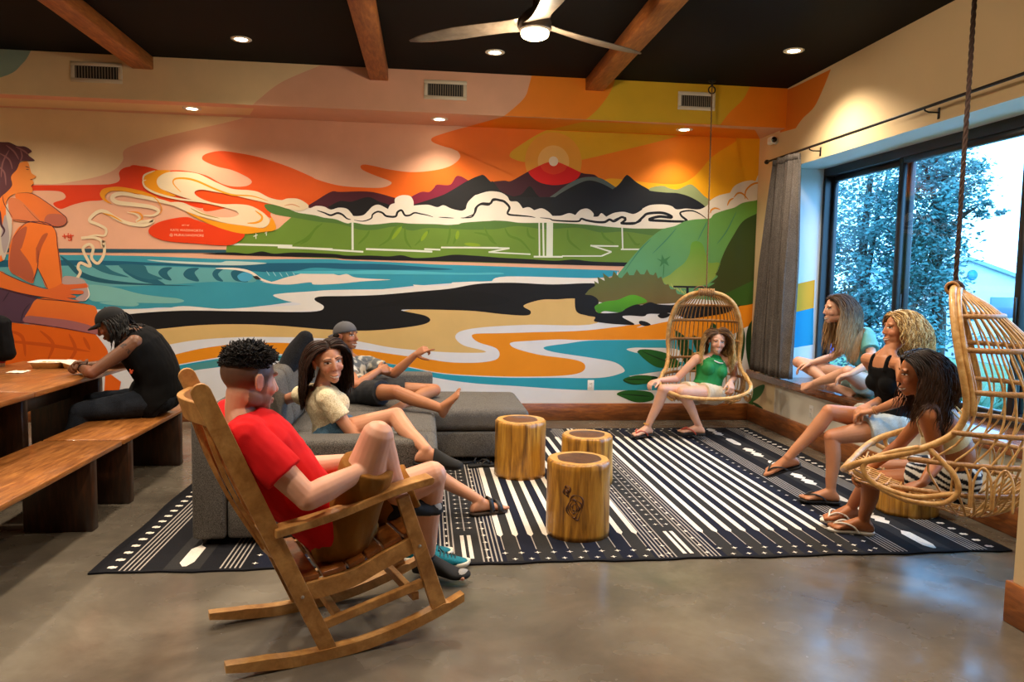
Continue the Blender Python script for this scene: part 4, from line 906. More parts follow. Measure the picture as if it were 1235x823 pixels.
    for q in range(4):
        cq=p0+rt*lerp(-.05,.05,q/3)-V((0,0,.025)); e.tube([cq+fw*(.034*math.cos(a))+V((0,0,.034*math.sin(a)))+rt*(.006*math.sin(a*2+q)) for a in [2*PI*j/16 for j in range(16)]],rr*.85,6,closed=True)
    e.build('knot',ropemat,r)
    hk=MB(); hk.lathe([(0,0),(.035,0),(.035,-.008),(.012,-.014),(.01,-.05),(0,-.05)],hook,20); cc=V(hook)-V((0,0,.085)); hk.tube([cc+V((math.cos(a)*.034,0,math.sin(a)*.034)) for a in [2*PI*j/20 for j in range(20)]],.007,8,closed=True); hk.build('ceiling_hook',bk,r)
    return L
hz=at(852,352,y=7.17)
L1=hanging_chair((hz.x,7.17,hz.z-1.16),math.radians(-108),(2.745,7.2,ZC),'rattan hanging chair by the back wall, woman in green top sitting in it','thin rope holding the far hanging chair up to a ceiling hook',plain('brown_rope','#7A5A38',.85,var=.25,scale=120),1.0,.007)
hz=at(1152,347,y=3.74)
L2=hanging_chair((hz.x,3.74,hz.z-1.2),math.radians(140),(hz.x+.02,3.76,ZC),'near rattan hanging chair seen from behind, woman in white straps sitting in it','thick dark rope holding the near hanging chair',ropem,1.2/1.16,.0125)
# ---------------------------------------------------------------- loose shoes
def outline(Ls,Ws,n=20):
    """sole outline, heel at 0 toe at Ls, x across"""
    tab=[(0,.0),(.02,.55),(.08,.8),(.2,.82),(.4,.74),(.6,.92),(.75,1.0),(.88,.86),(.96,.5),(1,.0)]
    ts=[(1-math.cos(PI*k/n))/2 for k in range(n+1)]
    r=[(t*Ls,interp(tab,t)*Ws/2+.004*math.sin(t*PI)) for t in ts]; l=[(t*Ls,-interp(tab,t)*Ws/2+.008*math.sin(t*PI)*(t>.3)) for t in ts]
    return r+l[::-1][1:-1]
teal=fabric('sneaker_mesh','#0A5264','#1A8292',400,rough=.7,mott=.1); tdk=plain('sneaker_dark','#15303A',.7); solem=plain('sneaker_sole','#D8D2C2',.6)
def sneaker(loc,yaw,label,grp):
    t=thing('sneaker',label,'shoe',loc,grp); M=Matrix.Translation(loc)@Matrix.Rotation(yaw,4,'Z')
    R=[]
    for z,q in ((0,.95),(.012,1.0),(.026,.98)): R.append([M@V(((a-.145)*q,b*q,z+(.012*max(0,(a/.29-.75)*4)**2*.6))) for a,b in outline(.29,.105)])
    MB().rings(R).build('sole',solem,t)
    R=[]; n=24
    prof=[(0.01,.062,.028),(.03,.09,.036),(.07,.098,.040),(.11,.09,.044),(.14,.078,.045),(.17,.066,.045),(.2,.054,.044),(.23,.044,.04),(.26,.034,.032),(.278,.026,.018),(.286,.022,.004)]
    for a,h,w in prof:
        R.append([M@V((a-.145,w*math.copysign(abs(math.cos(th))**.8,math.cos(th)),.024+(h-.024)*max(0,math.sin(th))**.75)) for th in [PI*k/(n-1) for k in range(n)]])
    MB().rings(R).build('upper',teal,t)
    MB().lathe([(.0,.012),(.034,.012),(.038,.004),(.032,-.004),(0,-.006)],M@V((-.085,0,.088)),20).build('collar_opening',tdk,t)
    b=MB()
    for k in range(5):
        x=lerp(-.03,.05,k/4); z=lerp(.088,.058,k/4); b.tube(cr([M@V((x,-.03,z-.012)),M@V((x+.008,0,z+.004)),M@V((x,.03,z-.012))],5),.0035,6)
    b.tube(cr([M@V((-.03,0,.095)),M@V((-.02,.035,.1)),M@V((0,.05,.075)),M@V((.02,.055,.05))],5),.003,6); b.build('laces',tdk,t)
sn=at(550,689,z=.011); sneaker((sn.x-.06,sn.y+.05,.0108),math.radians(14),'teal sneaker on the rug edge, in front of its mate beside the rocking chair','pair of teal sneakers')
sneaker((sn.x-.14,sn.y+.2,.0108),math.radians(20),'teal sneaker farther from the camera, behind its mate','pair of teal sneakers')
bksole=plain('black_rubber','#121112',.6); bkstrap=plain('black_strap','#1A1817',.55)
def flip(loc,yaw,label,grp):
    t=thing('flip_flop',label,'sandal',loc,grp); M=Matrix.Translation(loc)@Matrix.Rotation(yaw,4,'Z')
    MB().rings([[M@V(((a-.13)*q,b*q,z)) for a,b in outline(.26,.095)] for z,q in ((0,.97),(.006,1),(.016,1),(.02,.97))]).build('sole',bksole,t)
    b=MB()
    for s in (-1,1): b.tube(cr([M@V((.055,0,.02)),M@V((.04,s*.015,.045)),M@V((0,s*.035,.05)),M@V((-.03,s*.042,.02))],6),.006,8)
    b.build('thong_strap',bkstrap,t)
fp=at(583,563,z=.011); flip((fp.x,fp.y,.0108),math.radians(10),'black flip-flop lying on the rug beside the round stool by the chaise','loose black flip-flops'); flip((fp.x-.06,fp.y+.15,.0108),math.radians(25),'black flip-flop lying partly under the chaise','loose black flip-flops')
# ================================================================== PEOPLE: helpers
import numpy as np
def reach(o,px,py,Ln,far=False):
    """the point on the sight line through a pixel that lies one bone length from o"""
    d=ray(px,py).normalized(); q=V(o)-CAM; b=q.dot(d); disc=Ln*Ln-(q.length_squared-b*b)
    return CAM+d*(b+(math.sqrt(disc) if far else -math.sqrt(disc)) if disc>0 else b)*1.0
def remesh(mb,vox,smooth=3,fac=.5):
    me=bpy.data.meshes.new('tmp'); me.from_pydata([tuple(v) for v in mb.v],[],mb.f); o=bpy.data.objects.new('tmp',me); COL.objects.link(o)
    r=o.modifiers.new('r','REMESH'); r.mode='VOXEL'; r.voxel_size=vox; r.use_smooth_shade=True
    s=o.modifiers.new('s','SMOOTH'); s.factor=fac; s.iterations=smooth
    dg=bpy.context.evaluated_depsgraph_get(); dg.update(); out=bpy.data.meshes.new_from_object(o.evaluated_get(dg))
    bpy.data.objects.remove(o); bpy.data.meshes.remove(me)
    return out
def coords(me):
    a=np.empty(len(me.vertices)*3,np.float32); me.vertices.foreach_get('co',a); return a.reshape(-1,3)
def setcoords(me,a): me.vertices.foreach_set('co',a.astype(np.float32).ravel()); me.update()
def setcol(me,c):
    ca=me.color_attributes.new('paint','FLOAT_COLOR','POINT'); ca.data.foreach_set('color',c.astype(np.float32).ravel())
def npl(h): return np.array(lin(h),np.float32)
def frame(f,u):
    f=V(f).normalized(); u=V(u); u=(u-f*u.dot(f)).normalized(); r=f.cross(u); return r,f,u
class Person:
    def __init__(s,**k): s.__dict__.update(k)
    def setup(s):
        s.P={k:V(v) for k,v in s.J.items() if isinstance(v,V) or (isinstance(v,tuple) and not isinstance(v[0],str))}; P=s.P
        s.hip=(P['hipL']+P['hipR'])/2; s.rh=(P['hipR']-P['hipL']).normalized(); s.rs=(P['shR']-P['shL']).normalized(); s.sh=(P['shR']+P['shL'])/2
        s.neck=P['neck']; s.up=(s.neck-s.hip).normalized()
        lean=V(s.J.get('bend',(0,0,0)))
        s.path=cr([s.hip-s.up*.07+lean*.3,s.hip,s.hip.lerp(s.neck,.35)+lean,s.hip.lerp(s.neck,.72)+lean*.6,s.neck],10)
        s.plen=len(s.path)-1
    def tor(s,t):
        q=max(0,min(.9999,t))*s.plen; i=int(q); c=s.path[i].lerp(s.path[i+1],q-i); tg=(s.path[min(i+2,s.plen)]-s.path[max(i-1,0)]).normalized()
        r=s.rh.lerp(s.rs,max(0,min(1,(t-.2)/.6))); r=(r-tg*r.dot(tg)).normalized(); return c,r,tg.cross(r),tg
    TM={'m':([(0,.13),(.12,.165),(.25,.17),(.45,.15),(.62,.165),(.78,.178),(.88,.16),(.95,.10),(1,.062)],[(0,.09),(.12,.12),(.25,.122),(.45,.108),(.62,.118),(.78,.118),(.88,.098),(.95,.075),(1,.06)]),
        'f':([(0,.135),(.12,.17),(.25,.172),(.45,.125),(.55,.122),(.66,.138),(.78,.142),(.88,.125),(.95,.08),(1,.05)],[(0,.09),(.12,.118),(.25,.115),(.45,.088),(.55,.09),(.66,.1),(.78,.098),(.88,.08),(.95,.06),(1,.05)])}
    def torso(s,mb,t0=0,t1=1,infl=0,n=22,ns=32,girth=None):
        a_,b_=s.TM[s.sex]; R=[]; g=girth or s.girth
        for i in range(n+1):
            t=lerp(t0,t1,i/n); c,r,f,u=s.tor(t); a=interp(a_,t)*s.k*g+infl; b=interp(b_,t)*s.k*g+infl
            R.append([c+r*a*math.copysign(abs(math.cos(x))**.85,math.cos(x))+f*b*math.copysign(abs(math.sin(x))**.9,math.sin(x)) for x in [2*PI*k/ns for k in range(ns)]])
        mb.rings(R)
        if s.sex=='f' and t0<.7 and t1>.68:
            c,r,f,u=s.tor(.69)
            for q in (-1,1): mb.ell(c+r*q*.066*s.k+f*(.062*s.k)-u*.005,(r*(.060*s.k+infl),f*(.062*s.k+infl),u*(.062*s.k+infl)),16,10)
        if s.sex=='m' and getattr(s,'belly',0) and t0<.35:
            c,r,f,u=s.tor(.33); mb.ell(c+f*.03,(r*(.15*g+infl),f*(.105*g+s.belly+infl),u*(.14+infl)),20,12)
    def seg(s,a,b,ra,rb,mid=None,n=8):
        return [a.lerp(b,i/n) for i in range(n+1)],[lerp(ra,rb,i/n) if mid is None else interp([(0,ra),mid,(1,rb)],i/n) for i in range(n+1)]
    def arms(s,mb,infl=0,sides='LR',upto=None,cap='round'):
        m=s.sex=='m'; k=s.k*getattr(s,'lim',1)
        for d in sides:
            sh,el,wr=s.P['sh'+d],s.P['el'+d],s.P['wr'+d]; c,r,f,u=s.tor(.86)
            mb.tube([c+(sh-c)*.25,sh],[.066*k+infl*.6 if m else .052*k+infl*.6,(.060 if m else .047)*k+infl],14)
            A=[.058,.050,.040] if m else [.046,.041,.034]
            if upto is None or upto>1:
                p,q=s.seg(sh,el,A[0]*k+infl,A[2]*k+infl,(.4,A[1]*k+infl)); mb.tube(p,q,16)
                B=[.042,.044,.028] if m else [.034,.035,.0225]
                e=wr if upto is None else el.lerp(wr,upto-1)
                p,q=s.seg(el,e,B[0]*k+infl,(B[2] if upto is None else lerp(B[1],B[2],upto-1))*k+infl,(.28,B[1]*k+infl)); mb.tube(p,q,16,cap='round' if upto is None else 'flat')
            else:
                e=sh.lerp(el,upto); p,q=s.seg(sh,e,A[0]*k+infl,A[1]*k+infl*1.6); p=[sh-(e-sh).normalized()*.01]+p; q=[q[0]]+q; mb.tube(p,q,18,cap='flat'); mb.ell(sh,(V((A[0]*k+infl,0,0)),V((0,A[0]*k+infl,0)),V((0,0,A[0]*k+infl))),16,10)
    def legs(s,mb,infl=0,sides='LR',upto=None,flare=0,cap='round',foot=True):
        m=s.sex=='m'; k=s.k*getattr(s,'lim',1)
        for d in sides:
            u_=upto[d] if isinstance(upto,dict) else upto
            h,kn,an=s.P['hip'+d],s.P['knee'+d],s.P['ank'+d]
            A=[.092,.083,.057] if m else [.094,.080,.052]
            side=(h-s.hip).normalized()
            if u_ is None or u_>1:
                p,q=s.seg(h,kn,A[0]*k+infl,A[2]*k+infl,(.45,A[1]*.93*k+infl)); mb.tube(p,q,20)
                e=an if u_ is None else kn.lerp(an,u_-1)
                th=(kn-h).normalized(); sk=(an-kn).normalized(); back=-(th-sk*th.dot(sk)); back=back.normalized() if back.length>.05 else V((0,0,0)); back=-back if back.dot(th)>0 else back
                B=[.054,.058,.037] if m else [.049,.052,.031]
                p,q=s.seg(kn,e,B[0]*k+infl,(B[2]*k+infl) if u_ is None else lerp(B[1],B[2],u_-1)*k+infl*1.3,(.3,B[1]*k+infl)); p=[x+back*.012*math.sin(PI*min(1,i/len(p)*1.4)) for i,x in enumerate(p)]
                mb.tube(p,q,18,cap='round' if u_ is None else 'flat')
            else:
                e=h.lerp(kn,u_); p,q=s.seg(h,e,A[0]*k+infl,lerp(A[0],A[2],u_)*k+infl+flare); mb.tube(p,q,24,cap='flat')
                mb.ell(h,(V((A[0]*k+infl,0,0)),V((0,A[0]*k+infl,0)),V((0,0,A[0]*k+infl))),16,10)
    def ffr(s,d):
        an,to=s.P['ank'+d],s.P['toe'+d]; u=V(s.J.get('fup'+d,(0,0,1))); f=(to-an)
        if 'fup'+d not in s.J: f.z=0
        f.normalize(); u=(u-f*u.dot(f)).normalized(); r=f.cross(u)
        return an-u*.072*s.k,f,r,u
    def feet(s,mb,sides='LR',infl=0,toes=True):
        for d in sides:
            o,f,r,u=s.ffr(d); k=s.k*(1.0 if s.sex=='f' else 1.08); sg=1 if d=='R' else -1
            pr=[(-.058,.016,.006,.03),(-.05,.026,.0,.05),(-.025,.032,.0,.078),(.0,.034,.0,.092),(.035,.035,.003,.083),(.07,.038,.006,.065),(.105,.043,.003,.047),(.135,.046,.0,.034),(.16,.045,.0,.026),(.172,.04,.003,.022)]
            R=[]
            for x,w,z0,z1 in pr:
                w,h=w*k+infl,(z1-z0)*k/2+infl; c=o+f*x*k+u*((z0+z1)/2*k)+r*(-.006*sg*max(0,x)/.16)
                R.append([c+r*w*math.copysign(abs(math.cos(q))**.8,math.cos(q))+u*h*math.copysign(abs(math.sin(q))**.8,math.sin(q)) for q in [2*PI*j/20 for j in range(20)]])
            mb.rings(R)
            mb.tube([s.P['ank'+d],o+u*.05*k],[.034*k+infl]*2,14)
            if toes:
                for j,(xx,ln,rr) in enumerate(((-.034,.03,.0125),(-.012,.026,.0095),(.006,.022,.009),(.022,.017,.0085),(.036,.010,.0085))):
                    b=o+f*(.158-.004*j)*k+r*(xx*sg)*k*1.0+u*.012*k; e=b+f*ln*k-u*.001; mb.tube([b,b.lerp(e,.5)+u*.003,e],[rr*k*1.05,rr*k,rr*k*.95],10)
            else:
                mb.ell(o+f*.168*k+u*.015*k,(r*(.046*k+infl),f*(.042*k+infl),u*(.016*k+infl)),16,10)
    def hands(s,mb,sides='LR'):
        for d in sides:
            H=s.J.get('hand'+d)
            if not H: continue
            wr=s.P['wr'+d]; f=V(H['d']).normalized(); n=V(H['n']); n=(n-f*n.dot(f)).normalized(); sd=f.cross(n)*(1 if d=='R' else -1); k=s.k*(1.04 if s.sex=='m' else .93)
            R=[]
            for x,w,h in ((-.005,.024,.021),(.015,.029,.019),(.04,.038,.017),(.07,.041,.0145),(.092,.039,.0125)):
                c=wr+f*x*k; R.append([c+sd*w*k*math.copysign(abs(math.cos(q))**.75,math.cos(q))+n*h*k*math.copysign(abs(math.sin(q))**.75,math.sin(q)) for q in [2*PI*j/18 for j in range(18)]])
            mb.rings(R)
            cu=H.get('curl',(25,30,20)); sp=H.get('spread',4); over=H.get('fingers',{})
            for j,(off,L3,r0) in enumerate(((.031,(.043,.026,.021),.0092),(.0105,(.047,.03,.022),.0095),(-.010,(.043,.028,.021),.009),(-.030,(.034,.021,.019),.008))):
                c3=over.get(j,cu); a=math.radians(sp*(1.5-j)); dr=(f*math.cos(a)+sd*math.sin(a)).normalized(); p=wr+f*.088*k+sd*off*k; pts=[p-dr*.012,p]; ang=0
                for ln,cc in zip(L3,c3):
                    ang+=math.radians(cc); p=p+(dr*math.cos(ang)+n*math.sin(ang))*ln*k; pts.append(p)
                mb.tube(pts,[r0*k*1.05,r0*k*1.05,r0*k*1.0,r0*k*.93,r0*k*.82],10)
            tb=wr+f*.022*k+sd*.026*k+n*.006; ta=H.get('thumb',38); a=math.radians(ta); td=(f*math.cos(a)+sd*math.sin(a)+n*.25).normalized(); p=[tb,tb+td*.044*k]; td2=(td*.8+f*.35+n*.2).normalized(); p.append(p[1]+td2*.034*k); td3=(td2+f*.15+n*.15).normalized(); p.append(p[2]+td3*.026*k)
            mb.tube(p,[.0155*k,.0125*k,.0108*k,.0088*k],10)
    def hm(s):
        r,f,u=frame(s.J['hf'],s.J.get('hu',(0,0,1))); M=Matrix((r,f,u)).transposed().to_4x4(); M=M@Matrix.Scale(s.hk,4); M.translation=s.P['head']; return M
    def head(s,mb):
        M=s.hm(); Q=lambda c,r: mb.ell(M@V(c),[(M.to_3x3()@V(a)) for a in ((r[0],0,0),(0,r[1],0),(0,0,r[2]))],24,16)
        m=s.sex=='m'
        Q((0,-.012,.03),(.076,.096,.082)); Q((0,.028,-.012),(.064,.064,.075)); Q((0,.03,-.055),(.052 if not m else .057,.056,.055)); Q((0,.062,-.092),(.026 if not m else .032,.024,.022))
        for q in (-1,1):
            Q((q*.034,.058,-.028),(.027,.027,.026)); Q((q*.03,.074,.027),(.026,.014,.011)); Q((q*.045,.0,-.062),(.014,.04,.03) if m else (.008,.035,.025))
            Q((q*.0785,-.008,-.008),(.008,.018,.030)); Q((q*.083,-.014,.006),(.007,.015,.017))
            Q((q*.0085,.093,-.034),(.0075,.009,.007) if m else (.0062,.008,.006))
        Q((0,.088,-.066),(.021,.014,.008)); Q((0,.085,-.077),(.019,.014,.008))
        T=lambda p,r: mb.tube([M@V(a) for a in p],[x*s.hk for x in r],12)
        T([(0,.084,.022),(0,.095,-.004),(0,.1075 if m else .103,-.029)],[.009,.010,.012] if m else [.008,.0085,.0095])
        for q in (-1,1): T([(q*.086,-.002,.012),(q*.088,-.012,.022),(q*.088,-.024,.016),(q*.086,-.026,-.002),(q*.083,-.018,-.026)],[.0042]*5)
        c=M@V((0,-.025,-.045)); mb.tube([c,s.neck.lerp(c,.45),s.neck-s.up*.03],[(.058 if m else .047)*s.k,(.056 if m else .044)*s.k,(.066 if m else .052)*s.k],18)
        # trapezius slope
        for d in 'LR': mb.tube([s.neck.lerp(c,.25),s.neck.lerp(s.P['sh'+d],.55)-s.up*.012,s.P['sh'+d]],[(.045 if m else .035)*s.k,(.045 if m else .034)*s.k,(.045 if m else .036)*s.k],12)
    def seat(s,mb,infl=0):
        for d in 'LR':
            h=s.P['hip'+d]; c,r,f,u=s.tor(.08); mb.ell(h-f*.03-u*.02,(r*(.085*s.k+infl),f*(.1*s.k+infl),u*(.085*s.k+infl)),16,10)
    def body(s,name='person'):
        s.setup(); mb=MB(); s.torso(mb); s.arms(mb); s.legs(mb); s.feet(mb); s.hands(mb); s.head(mb)
        # seat: buttocks
        s.seat(mb)
        me=remesh(mb,s.vox,2); M=s.hm(); Mi=np.array(M.inverted(),np.float32); co=coords(me); L=co@Mi[:3,:3].T+Mi[:3,3]
        # carve eye sockets and mouth corners
        near=(np.abs(L)<.16).all(1); X=L[near]; dd=np.zeros(len(X),np.float32)
        for q in (-1,1): dd+=.0075*np.exp(-(((X[:,0]-q*.031)/.016)**2+((X[:,2]-.006)/.010)**2)-np.maximum(0,.05-X[:,1])*60)
        dd+=.003*np.exp(-((X[:,0]/.024)**2+((X[:,2]+.072)/.003)**2))*(X[:,1]>.06)
        X2=X.copy(); X2[:,1]-=dd; L[near]=X2; Mf=np.array(M,np.float32); co=L@Mf[:3,:3].T+Mf[:3,3]; setcoords(me,co)
        # skin colour
        c=np.tile(npl(s.skin),(len(co),1)); x,y,z=L[:,0],L[:,1],L[:,2]; hd=near
        def mixin(w,h): 
            nonlocal c
            w=np.clip(w,0,1)[:,None]; c=c*(1-w)+npl(h)*w
        rosy=s.J.get('rosy','#C4604A')
        for q in (-1,1): mixin(.35*np.exp(-(((x-q*.04)/.02)**2+((z+.03)/.02)**2))*(y>.03)*hd,rosy); mixin(.4*np.exp(-(((x-q*.08)/.02)**2+(z/.03)**2+((y+.01)/.03)**2))*hd,rosy)
        mixin(.3*np.exp(-((x/.015)**2+((z+.03)/.014)**2))*(y>.08)*hd,rosy)
        be=getattr(s,'beard',None)
        if be:
            w=(1/(1+np.exp((z+.045-.02*np.clip(-(y-.03)/.05,0,1)+.01*(np.abs(x)<.0))/.006)))*(y>-.03)*(1/(1+np.exp((-.118-z)/.006)))*(1-np.exp(-((x/.021)**2+((z+.072)/.010)**2))*(y>.07))*(1/(1+np.exp((z+.04)/.004)))
            w=np.maximum(w,((np.abs(x)>.055)&(y<.035)&(y>.0)&(z<.02)&(z>-.1))*.8)
            mixin(w*be[0]*hd,be[1])
        if getattr(s,'scalp',None):
            w=(z>s.scalp[2]+.055*(y/.09).clip(0,1)**1.0+(.0))*1.0; w=1/(1+np.exp(-(z-(s.scalp[2]+ .062*np.clip((y-.0)/.07,0,1)))/.006))*(np.abs(x)<.079); mixin(w*s.scalp[0]*hd*(((x/.08)**2+((y+.01)/.1)**2)<1.3),s.scalp[1])
        # knees and elbows a little redder
        for kx in ('kneeL','kneeR','elL','elR'): mixin(.22*np.exp(-(np.linalg.norm(co-np.array(s.P[kx],np.float32),axis=1)/.055)**2),rosy)
        if s.J.get('tattoo'):
            a,b=s.P[s.J['tattoo'][0]],s.P[s.J['tattoo'][1]]; aa=np.array(a,np.float32); ab=np.array(b-a,np.float32); t=((co-aa)@ab)/(ab@ab); ds=np.linalg.norm(co-aa-np.clip(t,0,1)[:,None]*ab,axis=1); sel=np.where((t>.05)&(t<1.0)&(ds<.09))[0]
            w=np.zeros(len(co),np.float32)
            for i in sel: w[i]=.75 if abs(noise.noise(V(co[i])*28))<.09 or noise.noise(V(co[i])*22+V((5,3,1)))>.32 else 0
            mixin(w,'#1A1412')
        setcol(me,c); me.materials.append(painted('skin',.48,.4,.05,14,.04,.08))
        for p_ in me.polygons: p_.use_smooth=True
        # face details laid on the surface
        bv=BVHTree.FromPolygons([V(q) for q in co[:]],[tuple(f.vertices) for f in me.polygons]); fm=MB(); fm.c=[]; R3=M.to_3x3()
        def pj(px,pz,off):
            o_=M@V((px,.2,pz)); h=bv.ray_cast(o_,(R3@V((0,-1,0))).normalized(),.3); p=h[0] if h[0] is not None else M@V((px,.09,pz)); return p+(R3@V((0,1,0))).normalized()*off
        def decal(outl,col,off):
            n=len(outl); cx=sum(a for a,b in outl)/n; cz=sum(b for a,b in outl)/n; pts=[pj(cx,cz,off)]+[pj(a,b,off) for a,b in outl]+[]
            fs=[(0,1+i,1+(i+1)%n) for i in range(n)]
            if (pts[fs[0][1]]-pts[0]).cross(pts[fs[0][2]]-pts[0]).dot(R3@V((0,1,0)))<0: fs=[t[::-1] for t in fs]
            fm.add(pts,fs,0,True); fm.c+=[lin(col)]*len(pts)
        hc=s.brow
        sq=s.J.get('squint',.8)
        for q in (-1,1):
            ex=q*.031; ez=.006
            decal([(ex+.0175*math.cos(a),ez+.0068*sq*math.sin(a)*(1 if math.sin(a)>0 else .8)) for a in [2*PI*i/16 for i in range(16)]],'#E6DDD4',.0012)
            decal([(ex+.0068*math.cos(a),ez+.0066*sq*math.sin(a)) for a in [2*PI*i/14 for i in range(14)]],s.J.get('iris','#3A2416'),.0018)
            lid=[(ex+.019*math.cos(a),ez+.0074*sq*math.sin(a)) for a in [PI*i/10 for i in range(11)]]; lid+= [(ex+.0195*math.cos(a),ez+(.0074*sq+.0028)*math.sin(a)+.0003) for a in [PI*i/10 for i in range(10,-1,-1)]]
            for i in range(10): decal([lid[i],lid[i+1],lid[20-i],lid[21-i]],'#1C1210',.0022)
            for i in range(8):
                b0,b1=lerp(.012,.05,i/8),lerp(.012,.05,(i+1)/8); zz=lambda b:.025+.006*math.sin((b-.012)/.038*PI*.75); th=lambda b:.0045*(1-.6*((b-.012)/.038)**2)
                decal([(q*b0,zz(b0)),(q*b1,zz(b1)),(q*b1,zz(b1)+th(b1)),(q*b0,zz(b0)+th(b0))],hc,.0014)
            decal([(q*.0075+.0035*math.cos(a),-.0415+.002*math.sin(a)) for a in [2*PI*i/8 for i in range(8)]],'#4A2218',.001)
        lip=s.J.get('lip','#A85048'); sm=s.J.get('smile',0); w=.024+.008*sm; n=12
        mz=-.0715; lt=.005; cv=lambda u:mz+.009*sm*(u*u)-.002*sm
        op=.0012+.0095*sm
        for i in range(n):
            u0,u1=-1+2*i/n,-1+2*(i+1)/n; g=lambda u:(1-u*u)
            if sm>0: decal([(w*u0,cv(u0)+op*.4*g(u0)),(w*u1,cv(u1)+op*.4*g(u1)),(w*u1,cv(u1)-op*g(u1)),(w*u0,cv(u0)-op*g(u0))],'#E9E2D6',.0016)
            decal([(w*1.06*u0,cv(u0)+op*.4*g(u0)),(w*1.06*u1,cv(u1)+op*.4*g(u1)),(w*1.06*u1,cv(u1)+op*.4*g(u1)+.0038*g(u1)),(w*1.06*u0,cv(u0)+op*.4*g(u0)+.0038*g(u0))],lip,.0018)
            decal([(w*1.06*u0,cv(u0)-op*g(u0)),(w*1.06*u1,cv(u1)-op*g(u1)),(w*1.06*u1,cv(u1)-op*g(u1)-lt*g(u1)),(w*1.06*u0,cv(u0)-op*g(u0)-lt*g(u0))],lip,.0018)
        # join details into the body mesh
        bm=bmesh.new(); bm.from_mesh(me); fme=fm.mesh('tmpf',painted('skin')); bm.from_mesh(fme); bm.to_mesh(me); bm.free(); bpy.data.meshes.remove(fme)
        o=bpy.data.objects.new(name,me); COL.objects.link(o); s.o=o; tag(o,s.label,'person'); return o
    def wear(s,name,mb,mat,vox=.006,sm=4,wr=.004,col=None,wscale=14,label=None):
        me=remesh(mb,vox,sm)
        co=coords(me); n_=np.empty(len(me.vertices)*3,np.float32); me.vertices.foreach_get('normal',n_); n_=n_.reshape(-1,3)
        if wr:
            d=np.array([noise.noise(V(c)*wscale)*.6+noise.noise(V((c[0]*wscale*2.2,c[1]*wscale*2.2,c[2]*wscale*.9)))*.55 for c in co],np.float32)*wr
            co=co+n_*d[:,None]; setcoords(me,co)
        if col: setcol(me,np.array([col(V(c)) for c in co],np.float32))
        me.materials.append(mat)
        for p_ in me.polygons: p_.use_smooth=True
        o=bpy.data.objects.new(name,me); COL.objects.link(o); adopt(o,s.o)
        if label: o['label']=label
        return o
    def colliders(s,hair=.0):
        M=s.hm(); out=[('e',M,V((0,-.010,.026)),V((.081,.103,.09)))]
        out.append(('e',M,V((0,.03,-.04)),V((.062,.07,.085))))
        c=M@V((0,-.025,-.045)); k=s.k*(1 if s.sex=='f' else 1.15)
        out.append(('c',c,s.neck,.055*k)); a,r,f,u=s.tor(.35); b,r2,f2,u2=s.tor(.86); 
        for q in (-.055,.055): out.append(('c',a+r*q*k,b+r2*q*k,.098*k))
        for d in 'LR': out.append(('c',s.neck,s.P['sh'+d],.055*k)); out.append(('c',s.P['sh'+d],s.P['el'+d],.052*k))
        return out
    def push(s,p,C):
        for c in C:
            if c[0]=='e':
                M,o,r=c[1],c[2],c[3]; l=M.inverted()@p-o; q=V((l.x/r.x,l.y/r.y,l.z/r.z)); n=q.length
                if 1e-6<n<1: l=l/n; p=M@(o+l)
            else:
                a,b,rr=c[1],c[2],c[3]; ab=b-a; t=max(0,min(1,(p-a).dot(ab)/ab.length_squared)); q=a+ab*t; d=p-q
                if d.length<rr: p=q+(d.normalized() if d.length>1e-5 else V((0,0,1)))*rr
        return p
    def hair(s,cols,n=420,length=.4,part=0.0,wave=.006,wl=.10,r0=.0055,seed=3,back=.5,front=.42,low=-.25,vol=.010,curl=0,tip=None,extra=0,fwd=0,gather=(0,0,0),high=2,fade=None,backlen=1,comb=0,name='hair',label=None):
        R=random.Random(seed); M=s.hm(); R3=M.to_3x3().normalized(); C=s.colliders(); mb=MB(); mb.c=[]; cc=[lin(c) for c in cols]; tipc=lin(tip) if tip else None
        ctr=V((0,-.010,.028)); rad=V((.079,.100,.087))
        def ok(d): 
            hl=front+.0*d.x
            if d.y>.30 and d.z<hl+.35*max(0,d.y-.3)-.25*abs(d.x): return False
            if d.z<low or d.z>high: return False
            if abs(d.x)>.6 and d.y>.12 and d.z<.12: return False
            return True
        # under layer that hides the scalp
        NU,NV=40,26; P=[]; 
        for i in range(NV):
            th=PI*(i+.01)/(NV-1)*.999
            P.append([V((math.sin(th)*math.cos(2*PI*j/NU),math.sin(th)*math.sin(2*PI*j/NU),math.cos(th))) for j in range(NU)])
        b=len(mb.v); base=cc[0]
        for row in P:
            for d in row: mb.v.append(M@(ctr+V((d.x*rad.x,d.y*rad.y,d.z*rad.z))*1.035)); mb.c.append(tuple(x*.75 for x in base[:3])+(1,))
        for i in range(NV-1):
            for j in range(NU):
                q=[(i,j),(i,(j+1)%NU),(i+1,(j+1)%NU),(i+1,j)]
                if all(ok(P[a][b2]) for a,b2 in q): mb.f.append(tuple(b+a*NU+b2 for a,b2 in q)); mb.m.append(0); mb.s.append(True)
        cnt=0; tries=0
        while cnt<n and tries<n*30:
            tries+=1
            z=R.uniform(low,1); a=R.uniform(0,2*PI); h=math.sqrt(max(0,1-z*z)); d=V((h*math.cos(a),h*math.sin(a),z))
            if not ok(d): continue
            cnt+=1
            p=M@(ctr+V((d.x*rad.x,d.y*rad.y,d.z*rad.z))*1.02); nn=(R3@V((d.x/rad.x,d.y/rad.y,d.z/rad.z))).normalized()
            sx=1 if d.x>part else -1
            fl=R3@V((sx*(.75+R.uniform(-.2,.2)),-back+fwd+R.uniform(-.15,.15),-.45)); fl=(fl-nn*fl.dot(nn)); v=(fl.normalized()+nn*.35).normalized()
